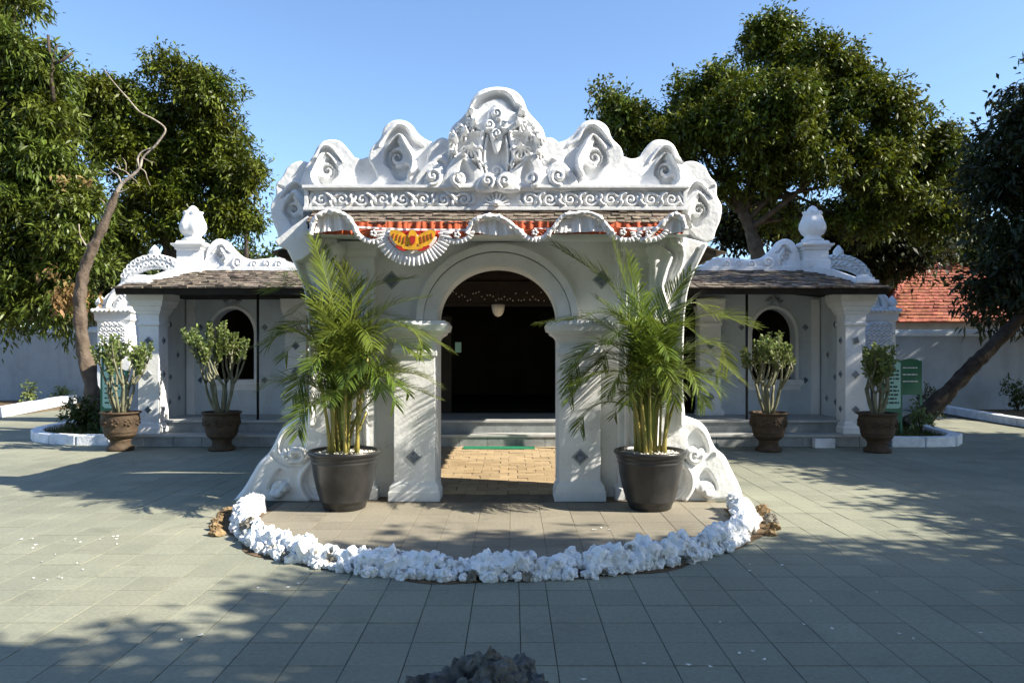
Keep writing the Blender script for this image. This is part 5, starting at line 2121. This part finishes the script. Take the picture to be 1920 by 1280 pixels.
Y_a = 12.35
succulent(226, 12.1, 632, 0.75, 'potted candelabra shrub in sunlit brown urn by the white column, leftmost of four', 41, 1.2)
succulent(416, 12.1, 608, 0.80, 'leafy potted candelabra shrub in dark urn before the left arched window', 42, 1.7)
succulent(1441, 12.0, 628, 0.65, 'potted candelabra shrub in dark urn before the right arched window', 43, 1.0)
succulent(1645, 11.9, 652, 0.65, 'potted candelabra shrub in brown urn beside the right corner column, rightmost of four', 44, 1.2)


# ------------------------------------------------------------------ trees
def leaves_np(rng, lobes, n, leaf, width, clump, per, droop=0.35, shell=0.30):
    """lobes: list of (centre, radii). Leaves grouped in sprays over and inside the lobes"""
    cs = np.array([l[0] for l in lobes], dtype=float)
    rs_ = np.array([l[1] for l in lobes], dtype=float)
    dens = np.array([l[2] if len(l) > 2 else 1.0 for l in lobes])
    wt = (rs_[:, 0] * rs_[:, 1] + rs_[:, 0] * rs_[:, 2] + rs_[:, 1] * rs_[:, 2]) * dens
    wt /= wt.sum()
    nc = max(1, n // per)
    li = rng.choice(len(lobes), nc, p=wt)
    d = rng.normal(0, 1, (nc, 3))
    d /= np.linalg.norm(d, axis=1)[:, None]
    rad = 1 - shell * np.abs(rng.normal(0, 1, nc))
    rad = np.clip(rad, 0.05, 1.0)
    c = cs[li] + d * rs_[li] * rad[:, None]
    cl_s = rng.uniform(0.6, 1.35, nc)
    k = nc * per
    ci = np.repeat(np.arange(nc), per)
    # each spray: a short drooping twig along which the leaves sit
    tw = d * 0.7 + rng.normal(0, 0.5, (nc, 3)) + np.array([0, 0, 0.15])
    tw /= np.linalg.norm(tw, axis=1)[:, None]
    s = rng.random(k)
    off = tw[ci] * (s * clump * 1.5)[:, None] * cl_s[ci][:, None]
    off[:, 2] -= droop * clump * (s ** 2) * cl_s[ci]
    off += rng.normal(0, clump * 0.30, (k, 3)) * cl_s[ci][:, None]
    p = c[ci] + off
    ld = tw[ci] * 0.6 + rng.normal(0, 0.65, (k, 3))
    ld[:, 2] -= droop
    ld /= np.linalg.norm(ld, axis=1)[:, None]
    rnd = rng.normal(0, 1, (k, 3)) * 0.6 + np.array([0, 0, 1.0])
    sd = np.cross(ld, rnd)
    sd /= (np.linalg.norm(sd, axis=1)[:, None] + 1e-9)
    L_ = leaf * rng.uniform(0.6, 1.25, k)
    Wd = width * rng.uniform(0.7, 1.2, k)
    a = p
    b = p + ld * (L_ * 0.45)[:, None] + sd * Wd[:, None]
    cc = p + ld * L_[:, None] + np.array([0, 0, -1.0]) * (L_ * 0.18)[:, None]
    dd = p + ld * (L_ * 0.45)[:, None] - sd * Wd[:, None]
    V = np.stack([a, b, cc, dd], 1).reshape(-1, 3)
    return V, c


def tree(name, label, trunk, radii, lobes, n, mat, bark, seed, leaf=0.2, width=0.045, clump=0.42, per=26, group=None, droop=0.35, limbs=None, extra=None, shell=0.30, twigs=0, cat='tree'):
    base = Vector(trunk[0])
    root = thing(name, base, label, cat, group)
    rng = np.random.default_rng(seed)
    r = random.Random(seed)
    tc = catmull(trunk, 16)
    tr = np.interp(np.linspace(0, 1, len(tc)), np.linspace(0, 1, len(radii)), radii)
    m = MB()
    nn = 12
    m.tube([tuple(p) for p in tc], [float(q) * (1 + 0.06 * math.sin(i * 0.37 + seed)) for i, q in enumerate(tr)], 20, rough=0.32, seed=seed)
    m.build('trunk', bark, root, smooth=True)
    top = Vector(tc[-1])
    V, cl_ = leaves_np(rng, lobes, n, leaf, width, clump, per, droop, shell)
    # limbs to the lobes
    big = sorted(lobes, key=lambda l: -l[1][0])[:max(4, len(lobes) // 9)]
    for li, l in enumerate(big):
        i0 = int(len(tc) * r.uniform(0.62, 0.98)) - 1
        st = Vector(tc[max(0, min(i0, len(tc) - 1))])
        en = Vector(l[0])
        mid = st.lerp(en, 0.5) + Vector((r.uniform(-0.3, 0.3), r.uniform(-0.3, 0.3), r.uniform(-0.1, 0.5)))
        r0 = float(tr[max(0, min(i0, len(tc) - 1))]) * 0.55
        pts = catmull([tuple(st), tuple(mid), tuple(en)], 7)
        m = MB()
        m.tube([tuple(q) for q in pts], [r0 * (1 - 0.75 * i / (len(pts) - 1)) for i in range(len(pts))], 7)
        for q in range(twigs):
            s_ = Vector(pts[r.randrange(len(pts) // 2, len(pts))])
            e_ = en + Vector((r.gauss(0, 1) * l[1][0], r.gauss(0, 1) * l[1][1], r.gauss(0, 1) * l[1][2])) * 0.55
            m.tube([tuple(s_), tuple(s_.lerp(e_, 0.5) + Vector((0, 0, 0.15))), tuple(e_)], [r0 * 0.28, r0 * 0.18, r0 * 0.05], 5)
        m.build('limb', bark, root, smooth=True)
    Vr = V - np.array([base.x, base.y, base.z])
    me = npmesh('crown', Vr, np.arange(len(Vr)).reshape(-1, 4))
    o = finish('crown', me, mat, root)
    return root


def lobes_px(lst, Y, ky=1.0, seed=0, sub=9, scale=0.88):
    """lobes in photo pixels; each is broken up into smaller bunches over its surface"""
    r = random.Random(seed)
    out = []
    for l in lst:
        px_, py_, rx, rz = l[:4]
        rx, rz = rx * scale, rz * scale
        dy = (l[4] if len(l) > 4 else r.uniform(-0.5, 0.5)) * rx / F * Y
        dn = l[5] if len(l) > 5 else 1.0
        yy = Y + dy
        c = P(px_, py_, yy)
        R_ = (rx / F * yy, rx / F * yy * ky, rz / F * yy)
        if sub == 0:
            out.append((c, R_, dn))
            continue
        out.append((c, tuple(q * 0.62 for q in R_), dn * 0.40))
        for k in range(sub):
            d = Vector((r.gauss(0, 1), r.gauss(-0.35, 0.9), r.gauss(0.3, 0.9))).normalized()
            f = r.uniform(0.6, 0.92)
            q = r.uniform(0.20, 0.36)
            out.append(((c[0] + d.x * R_[0] * f, c[1] + d.y * R_[1] * f, c[2] + d.z * R_[2] * f), (R_[0] * q, R_[1] * q, R_[2] * q), dn * 1.5))
    return out


# big spreading tree behind the right wing
YT = 25.0
lr = lobes_px([(1425, 120, 110, 78), (1525, 160, 120, 90), (1345, 190, 95, 75), (1620, 215, 110, 85), (1700, 280, 95, 85), (1760, 340, 75, 70), (1460, 235, 140, 85, -0.6), (1300, 265, 100, 70), (1155, 215, 58, 55), (1205, 265, 85, 60), (1560, 300, 140, 80, -0.6),
               (1680, 390, 110, 70), (1400, 320, 110, 60, -0.3, 0.5), (1250, 345, 80, 45, 0, 0.5), (1770, 420, 60, 60), (1600, 420, 90, 50, 0, 0.45), (1500, 400, 80, 50, 0.5, 0.35), (1290, 200, 60, 40)], YT, 0.9, 2)
tree('spreading_tree', 'large spreading olive green tree rising behind the right wing of the pavilion', [P(1450, 748, YT), P(1440, 560, YT), P(1418, 470, YT), P(1392, 390, YT), P(1350, 315, YT)], [0.34, 0.27, 0.22, 0.19, 0.15], lr, 165000, M['leaf_a'], M['bark_pale'], 71, 0.185, 0.040, 0.34, 44, twigs=3, droop=0.22)
# companion stems in its dark middle
lr2 = lobes_px([(1480, 430, 90, 40, 0, 0.6), (1560, 460, 80, 40), (1400, 420, 60, 40), (1650, 470, 70, 50), (1720, 470, 70, 50)], 28.5, 0.8, 5)
tree('dark_tree', 'dark tree filling the shade below the large spreading crown', [P(1500, 738, 28.5), P(1495, 560, 28.5), P(1500, 430, 28.5)], [0.26, 0.2, 0.13], lr2, 22000, M['leaf_c'], M['bark'], 72, 0.26, 0.06, 0.5, 24, twigs=2)
# background bushes right
for i, (px_, py_, rx, rz, Yb, lab) in enumerate(((1590, 500, 90, 60, 30, 'sunlit bushy tree behind the finial of the right wing'), (1700, 470, 100, 60, 34, 'bushy tree behind the red roofed house'), (1830, 500, 110, 70, 33, 'bushy tree behind the house at the right edge'))):
    lb = lobes_px([(px_, py_, rx, rz), (px_ + 40, py_ - 20, rx * 0.7, rz * 0.7), (px_ - 40, py_ + 10, rx * 0.7, rz * 0.7)], Yb, 0.8, i)
    tree('bushy_tree', lab, [P(px_, 660 + H * F / Yb, Yb), P(px_ + 5, 600, Yb), P(px_, py_, Yb)], [0.2, 0.16, 0.1], lb, 16000, M['leaf_d'], M['bark'], 80 + i, 0.27, 0.07, 0.5, 24)

# left tree near
ll_ = lobes_px([(25, 120, 95, 85), (-40, 30, 110, 110), (85, 200, 85, 75), (30, 280, 105, 85), (110, 300, 85, 70), (-60, 220, 110, 110), (60, 400, 110, 85), (125, 430, 70, 70), (-30, 470, 110, 90), (70, 520, 95, 60), (150, 500, 55, 55), (150, 380, 50, 45), (10, 590, 75, 35), (110, 580, 60, 30)], 17.0, 0.9, 7)
nt = tree('leafy_tree', 'dense bright green tree with narrow leaves at the left edge of the photo', [P(-60, 790, 17.5), P(-50, 640, 17.5), P(-20, 480, 17.3), P(10, 300, 17.2), P(20, 160, 17)], [0.25, 0.21, 0.18, 0.14, 0.07], ll_, 74000, M['leaf_b'], M['bark'], 73, 0.19, 0.028, 0.28, 36, droop=0.5, twigs=2)
m = MB()
for pts, r0 in (([(100, 190), (96, 140), (100, 115), (92, 95), (90, 66)], 0.05), ([(100, 120), (115, 115), (136, 100)], 0.04), ([(100, 112), (102, 95), (108, 84)], 0.018)):
    m.tube([P(a, b, 16.6) for a, b in pts], [r0 * (1 - 0.5 * i / len(pts)) for i in range(len(pts))], 7)
m.build('dead_branch', M['bark'], nt, smooth=True)
m = MB()
# dry leaf tufts on it
rngd = np.random.default_rng(6)
V, _ = leaves_np(rngd, lobes_px([(118, 535, 28, 32), (120, 340, 20, 12), (165, 345, 10, 10), (130, 560, 26, 20)], 16.0, 0.6, 1), 380, 0.15, 0.035, 0.25, 20, 0.6)
b_ = wpos(nt)
finish('dry_leaves', npmesh('dry_leaves', V - np.array(b_), np.arange(len(V)).reshape(-1, 4)), M['leaf_dry'], nt)

# left tree farther
lm = lobes_px([(180, 180, 45, 35), (165, 235, 50, 50), (335, 165, 55, 55), (300, 125, 22, 20), (395, 190, 55, 50), (245, 205, 75, 55), (200, 190, 45, 40), (420, 260, 60, 60), (330, 260, 90, 65), (240, 300, 75, 60), (450, 330, 48, 60), (380, 350, 80, 60), (290, 370, 75, 55), (440, 410, 55, 40), (350, 425, 80, 40, 0, 0.7), (260, 430, 60, 45, 0, 0.6), (210, 460, 50, 50), (480, 420, 22, 24)], 22.0, 0.9, 9)
tree('olive_tree', 'olive brown leaved tree behind the left wing of the pavilion', [P(330, 762, 22), P(325, 600, 22), P(320, 480, 22), P(310, 380, 22), P(320, 260, 22)], [0.26, 0.22, 0.19, 0.15, 0.08], lm, 90000, M['leaf_a'], M['bark'], 74, 0.17, 0.032, 0.31, 40, droop=0.3, twigs=3)
lm = lobes_px([(180, 500, 60, 60), (120, 560, 60, 50), (240, 530, 50, 50), (30, 540, 70, 60)], 27, 0.8, 10)
tree('bushy_tree', 'dark bushy tree above the left perimeter wall', [P(150, 742, 27), P(150, 640, 27), P(150, 540, 27)], [0.2, 0.15, 0.1], lm, 22000, M['leaf_d'], M['bark'], 75, 0.24, 0.055, 0.45, 24)
lm = lobes_px([(400, 500, 80, 50), (300, 520, 70, 40), (480, 510, 60, 40), (560, 500, 60, 40)], 32, 0.8, 11)
tree('bushy_tree', 'low dark tree seen through the gap left of the gate', [P(420, 733, 32), P(420, 640, 32), P(420, 510, 32)], [0.2, 0.15, 0.1], lm, 9000, M['leaf_d'], M['bark'], 76, 0.27, 0.06, 0.5, 24)

# bare tree in the left island
YR = 15.0
bt = thing('bare_tree', P(182, 808, YR)[:2] + (0.07,), 'bent nearly leafless tree with bleached upper branches in the left planting island', 'tree')
tp = catmull([P(182, 803, YR), P(174, 740, YR), P(164, 690, YR), P(155, 640, YR), P(150, 590, YR), P(151, 545, YR), P(158, 508, YR), P(172, 470, YR), P(186, 440, YR), P(205, 395, YR), P(218, 362, YR)], 10)
m = MB()
tr = np.interp(np.linspace(0, 1, len(tp)), [0, 0.05, 0.4, 0.7, 1], [0.18, 0.145, 0.115, 0.095, 0.06])
m.tube([tuple(p) for p in tp], [float(q) * (1 + 0.07 * math.sin(i * 0.7)) for i, q in enumerate(tr)], 20, rough=0.36, seed=3.3)
m.build('trunk', M['bark_pale'], bt, smooth=True)
for pts, r0 in (([(218, 362), (228, 345), (245, 332), (262, 315), (268, 295), (285, 280)], 0.06), ([(262, 315), (258, 298), (266, 285), (282, 278)], 0.035), ([(285, 280), (300, 262), (310, 242), (290, 225), (262, 210), (240, 185), (222, 165), (208, 148), (195, 130)], 0.032),
                ([(245, 332), (236, 322), (226, 318), (214, 312)], 0.022), ([(262, 315), (272, 322), (276, 335), (282, 348)], 0.02), ([(268, 296), (280, 302), (290, 305)], 0.012), ([(228, 345), (222, 330), (212, 322), (206, 316)], 0.02), ([(226, 318), (222, 308), (215, 298)], 0.012), ([(236, 322), (236, 306), (230, 296)], 0.012),
                ([(212, 322), (204, 326), (196, 324)], 0.01), ([(218, 362), (232, 358), (242, 352)], 0.02), ([(245, 332), (256, 340), (262, 352)], 0.012), ([(172, 470), (160, 458), (150, 440), (148, 420)], 0.03), ([(205, 395), (196, 380), (186, 372)], 0.02)):
    m = MB()
    r0 *= 0.75
    pc = catmull([P(a, b, YR) for a, b in pts], 4)
    m.tube([tuple(p) for p in pc], [r0 * (1 - 0.7 * i / len(pc)) for i in range(len(pc))], 6)
    m.build('branch', M['bark_bare'], bt, smooth=True)
# green support stake
m = MB()
a_ = P(192, 790, 14.6)
m.tube([(a_[0], 14.6, 0.07), (a_[0] + 0.01, 14.6, PZ(650, 14.6))], 0.022, 8)
tag(m.build('support_stake', M['green_paint'], None, smooth=True, loc=(a_[0], 14.6, 0.07)), 'thin green stake standing beside the bare tree trunk', 'stake')

# leaning tree on the right, crown mostly beyond the frame
YL = 15.0
tl = [P(1705, 806, YL), P(1760, 752, YL), P(1815, 695, YL), P(1870, 640, YL), P(1930, 578, YL), (11.6, 14.8, 3.6), (12.6, 14.6, 5.0)]
tl[0] = (tl[0][0], YL, 0.05)
llb = lobes_px([(1920, 300, 75, 80), (1945, 230, 70, 60), (1895, 400, 72, 65), (1920, 470, 85, 70), (1875, 530, 66, 45), (1925, 560, 75, 45), (1850, 470, 38, 34, 0, 0.6), (1820, 545, 36, 24, 0, 0.6)], 15.6, 0.9, 12)
llb += [((12.6, 14.8, 6.5), (2.2, 2.6, 1.6)), ((12.2, 12.8, 6.2), (2.2, 1.8, 1.6)), ((14.5, 13.2, 7.5), (2.4, 2.4, 1.8)), ((14.5, 16.5, 7.2), (2.4, 2.4, 1.8)), ((12.5, 17.0, 5.8), (2.0, 2.0, 1.6)), ((16.5, 15, 8.5), (2.2, 2.4, 1.5)), ((13.0, 11.3, 5.0), (2.0, 1.4, 1.5)), ((12.8, 11.9, 9.0), (2.2, 1.9, 1.5)), ((12.2, 13.0, 7.9), (1.8, 1.6, 1.2))]
tree('leaning_tree', 'dark tree with a long trunk leaning to the right edge over the courtyard', tl, [0.23, 0.155, 0.135, 0.125, 0.115, 0.105, 0.09], llb, 105000, M['leaf_c'], M['bark'], 77, 0.20, 0.036, 0.36, 30, twigs=2)

# trees beyond the right edge of the frame that shade the paving
tree('shade_tree', 'broad tree outside the right edge casting dappled shade on the near paving', [(10.2, 1.6, 0), (10.1, 1.7, 1.8), (9.8, 1.9, 3.4), (9.4, 2.0, 5.0)], [0.26, 0.2, 0.17, 0.10],
     [((9.0, 2.1, 6.0), (2.2, 1.6, 1.3)), ((7.0, 2.4, 5.2), (1.5, 1.1, 1.0), 0.6), ((10.8, 2.1, 6.0), (2.2, 1.9, 1.5)), ((9.4, 0.4, 6.0), (2.6, 1.8, 1.5)), ((11.5, 2.9, 4.6), (1.6, 1.0, 1.1)), ((8.4, -0.5, 4.8), (2.2, 1.6, 1.2)), ((12.5, 0.8, 6.0), (2.0, 2.0, 1.4)), ((8.8, 3.1, 6.6), (1.3, 0.8, 0.8)), ((8.9, 2.3, 3.4), (1.6, 1.3, 0.8)),
      ((5.5, 0.7, 6.3), (1.8, 1.0, 1.0)), ((3.6, 0.4, 7.0), (1.8, 1.2, 1.0)), ((6.4, 2.8, 5.0), (1.0, 0.7, 0.7), 0.6)], 66000, M['leaf_b'], M['bark'], 78, 0.20, 0.05, 0.36, 22, shell=0.35)
tree('shade_tree', 'low tree outside the right edge shading the paving beside the gate', [(12.4, 9.6, 0), (12.4, 9.5, 1.5), (12.2, 9.3, 3.0), (12.2, 9.1, 4.2)], [0.2, 0.16, 0.13, 0.08],
     [((12.4, 9.2, 5.0), (2.2, 1.2, 1.5)), ((10.8, 9.9, 4.0), (1.5, 1.1, 1.1)), ((14.0, 9.0, 5.2), (1.8, 1.3, 1.5)), ((12.8, 10.6, 4.6), (1.8, 1.2, 1.5)), ((10.3, 6.6, 3.3), (1.5, 1.1, 0.9), 1.3), ((10.4, 5.5, 3.7), (1.3, 0.9, 0.8), 1.3), ((11.2, 7.4, 3.0), (1.5, 1.1, 1.2), 1.3), ((11.2, 7.7, 4.4), (1.3, 0.9, 0.8), 1.3), ((11.5, 10.8, 3.3), (1.7, 1.4, 1.1), 1.2), ((12.2, 9.2, 3.5), (1.7, 1.1, 1.1), 1.2), ((10.4, 9.6, 2.9), (1.2, 1.0, 0.7), 1.2), ((12.8, 12.2, 3.4), (1.8, 1.2, 1.2)), ((12.0, 7.6, 3.6), (1.5, 0.9, 0.9), 0.8)], 80000, M['leaf_b'], M['bark'], 79, 0.20, 0.05, 0.36, 22, shell=0.35)


tree('shade_tree', 'tree beyond the right edge shading the right perimeter wall', [(17.5, 17.6, 0), (17.5, 17.6, 2), (17.3, 17.8, 4)], [0.22, 0.18, 0.1],
     [((16.2, 18.2, 4.6), (2.4, 1.8, 1.8)), ((18.6, 17.4, 5.4), (2.4, 2.0, 1.8)), ((14.6, 18.6, 3.4), (1.6, 1.2, 1.0)), ((20.5, 17.5, 6.4), (2.4, 2.2, 1.8))], 22000, M['leaf_b'], M['bark'], 81, 0.24, 0.06, 0.4, 22, shell=0.4)
# unseen trees added behind the viewer to block low skylight
for i, (x_, y_, lab) in enumerate(((-13, -11, 'unseen tall tree added behind the viewer to the left to block skylight'), (2, -6.2, 'unseen wide tree added straight behind the viewer to block skylight'), (9, -12, 'unseen tall tree added behind the viewer to the right to block skylight'))):
    tree('sky_block_tree', lab, [(x_, y_, 0), (x_ + 0.1, y_, 2.5), (x_ - 0.1, y_, 5.5)], [0.35, 0.28, 0.18],
         [((x_, y_, 7.5), (4.5, 3.5, 3.0)), ((x_ - 3.5, y_ + 0.5, 6.0), (3.2, 3, 2.6)), ((x_ + 3.5, y_ - 0.5, 6.2), (3.2, 3, 2.8)), ((x_, y_ + 1, 4.2), (3.5, 2, 1.6)), ((x_ + 1, y_ + 4.6, 7.2), (4.0, 2.4, 1.5)), ((x_ - 3.5, y_ + 4.2, 7.4), (3.0, 2.2, 1.4))], 26000, M['leaf_b'], M['bark'], 84 + i, 0.36, 0.12, 0.6, 20, shell=0.4, group='unseen trees added behind the viewer to block skylight')


# small shrubs and saplings
def shrub(name, label, x, y, h, rx, n, mat, seed, z0=0.05, leaf=0.09, width=0.022):
    root = thing(name, (x, y, z0), label, 'shrub')
    r = random.Random(seed)
    for q in range(5):
        a = r.uniform(0, 6.283)
        m = MB()
        e = (x + rx * 0.5 * math.cos(a), y + rx * 0.5 * math.sin(a), z0 + h * r.uniform(0.6, 0.9))
        m.tube([(x, y, z0 - 0.01), ((x + e[0]) / 2, (y + e[1]) / 2, z0 + h * 0.4), e], [0.014, 0.01, 0.004], 6)
        m.build('stem', M['bark'], root, smooth=True)
    rng = np.random.default_rng(seed)
    V, _ = leaves_np(rng, [((x, y, z0 + h * 0.62), (rx, rx, h * 0.40)), ((x + rx * 0.3, y, z0 + h * 0.4), (rx * 0.7, rx * 0.7, h * 0.3))], n, leaf, width, 0.10, 12, 0.2, 0.45)
    V[:, 2] = np.maximum(V[:, 2], z0 + 0.01)
    finish('foliage', npmesh('foliage', V - np.array([x, y, z0]), np.arange(len(V)).reshape(-1, 4)), mat, root)
    return root


g = P(152, 800, 14.2)
shrub('shrub', 'dark leafy shrub at the foot of the bare tree', g[0], 14.2, 0.62, 0.30, 1500, M['leaf_d'], 91, 0.07)
shrub('shrub', 'short green plant on the grass between trunk and kerb on the left', PX(190, 14.0), 14.0, 0.35, 0.25, 500, M['leaf_d'], 92, 0.07)
shrub('shrub', 'thin pale sapling before the left perimeter wall', PX(50, 22.5), 22.5, 0.62, 0.22, 380, M['succ_leaf'], 93)
shrub('shrub', 'low pale bush before the left perimeter wall', PX(114, 23.3), 23.3, 0.42, 0.34, 500, M['succ_leaf'], 94)
shrub('shrub', 'small round topped shrub beside the green signs on the right', PX(1741, 17.5), 17.5, 0.75, 0.28, 600, M['leaf_c'], 95, 0.0)
shrub('shrub', 'yellowish sapling before the leaning trunk on the right', PX(1727, 13.9), 13.9, 0.60, 0.14, 300, M['succ_leaf'], 96, 0.07)
shrub('shrub', 'dark bush before the perimeter wall at the right edge', PX(1908, 19.6), 19.6, 0.85, 0.38, 900, M['leaf_d'], 97)

# ------------------------------------------------------------------ signs
def sign(px0, px1, py0, py1, Y, label, pale, lines, rotz=0.0, foot=0.0):
    xa, xb = PX(px0, Y), PX(px1, Y)
    za, zb_ = PZ(py1, Y), PZ(py0, Y)
    root = thing('information_sign', ((xa + xb) / 2, Y, foot), label, 'sign')
    w, h = xb - xa, zb_ - za
    c_ = 0.12 * w
    out = [(xa + c_, za), (xb - c_, za), (xb, za + c_), (xb, zb_ - c_), (xb - c_ * 1.4, zb_ - c_ * 0.35), ((xa + xb) / 2, zb_), (xa + c_ * 1.4, zb_ - c_ * 0.35), (xa, zb_ - c_), (xa, za + c_)]
    m = MB()
    m.prism(out, Y, Y + 0.03)
    m.build('board', M['green_paint'], root, bevel=0.003)
    cx_, cz_ = (xa + xb) / 2, (za + zb_) / 2
    m = MB()
    if pale:
        m.prism([(cx_ + (x - cx_) * 0.9, za + h * 0.22 + (z_ - za) * 0.74) for x, z_ in out], Y - 0.006, Y - 0.001)
        m.build('panel', M['sign_pale'], root)
    # lettering: rows of short words
    r = random.Random(int(px0))
    lt = MB()
    for i in range(lines):
        zz_ = zb_ - h * (0.16 + 0.56 * (i + 0.5) / lines)
        x_ = xa + w * 0.14
        end = xb - w * (0.14 + (r.uniform(0, 0.3) if i % 4 == 3 else 0))
        while x_ < end - 0.02:
            ww = min(r.uniform(0.03, 0.09), end - x_)
            lt.box(x_, x_ + ww, Y - 0.010, Y - 0.0065, zz_ - h * 0.014, zz_ + h * 0.014)
            x_ += ww + 0.015
    if lines:
        lt.build('lettering', M['sign_ink'] if pale else M['sign_white'], root)
    for xx in (xa, xb):
        m = MB()
        m.box(xx - 0.018, xx + 0.018, Y - 0.002, Y + 0.034, foot, zb_ - c_ * 0.8)
        m.build('post', M['green_paint'], root)
    return root


sign(1656, 1690, 672, 792, 13.75, 'pale green information board with dark lettering behind the rightmost potted shrub', True, 9, foot=0.07)
sign(1687, 1727, 672, 740, 16.0, 'dark green board with scalloped top on posts at the right', False, 3, foot=0.07)
sign(190, 237, 690, 786, 13.7, 'green information board with pale upper half behind the leftmost potted shrub', True, 6, foot=0.07)


# ------------------------------------------------------------------ houses behind, utility pole
def house(name, label, x0, x1, y0, y1, ze, zr, inset, wallmat):
    root = thing(name, ((x0 + x1) / 2, (y0 + y1) / 2, 0), label, 'house')
    m = MB()
    m.box(x0 + 0.6, x1 - 0.6, y0 + 0.6, y1 - 0.6, -0.02, ze)
    m.build('wall', wallmat, root)
    xm, ym = (x0 + x1) / 2, (y0 + y1) / 2
    m = MB()
    V = [(x0, y0, ze), (x1, y0, ze), (x1, y1, ze), (x0, y1, ze), (x0 + inset, ym, zr), (x1 - inset, ym, zr)]
    m.add(V, [(0, 1, 5, 4), (1, 2, 5), (2, 3, 4, 5), (3, 0, 4), (3, 2, 1, 0)])
    roof = m.build('roof', M['tile_red'], root)
    r = random.Random(2)
    for (a, b, c_, d, nu) in (((x0, y0, ze), (x1, y0, ze), (x0 + inset, ym, zr), (x1 - inset, ym, zr), 44), ((x0, y1, ze), (x0, y0, ze), (x0 + inset, ym, zr), (x0 + inset, ym, zr), 30)):
        shingles(a, b, c_, d, nu, 22, r, 0.035, 1.2, 0.05).build('roof_tiles', M['tile_red'], roof, kind='stuff')
    for (a, b) in ((V[0], V[4]), (V[1], V[5]), (V[4], V[5])):
        m = MB()
        A, B = Vector(a) + Vector((0, 0, 0.05)), Vector(b) + Vector((0, 0, 0.05))
        m.tube([tuple(A.lerp(B, i / 8)) for i in range(9)], 0.12, 8)
        m.build('ridge_tiles', M['tile_red'], roof, smooth=True)
    for i in range(3):
        xx = x0 + 1.2 + i * (x1 - x0 - 3.4) / 2
        m = MB()
        m.box(xx, xx + 1.0, y0 + 0.56, y0 + 0.599, 1.0, 2.3)
        w_ = m.build('window', M['sign_white'], root)
        m = MB()
        m.box(xx + 0.08, xx + 0.92, y0 + 0.54, y0 + 0.558, 1.08, 2.22)
        m.build('pane', M['hall'], w_)
    return root


YH = 27.5
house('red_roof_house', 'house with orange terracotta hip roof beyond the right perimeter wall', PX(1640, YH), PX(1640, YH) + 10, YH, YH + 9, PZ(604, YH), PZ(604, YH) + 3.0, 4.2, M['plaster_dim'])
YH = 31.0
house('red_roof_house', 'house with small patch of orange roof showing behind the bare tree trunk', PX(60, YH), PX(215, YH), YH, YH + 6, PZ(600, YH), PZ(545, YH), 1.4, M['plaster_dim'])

up = thing('utility_pole', (PX(462, 27), 27, 0), 'dark slim utility pole above the ridge crest left of the gate', 'pole')
m = MB()
m.tube([(PX(462, 27), 27, -0.02), (PX(462, 27), 27, PZ(408, 27))], [0.10, 0.075], 10)
m.build('shaft', M['wood_dark'], up, smooth=True)
m = MB()
m.tube([(PX(466, 27), 27, PZ(440, 27)), (PX(484, 27), 27.4, PZ(500, 27))], 0.018, 6)
m.build('stay_wire', M['black_metal'], up)
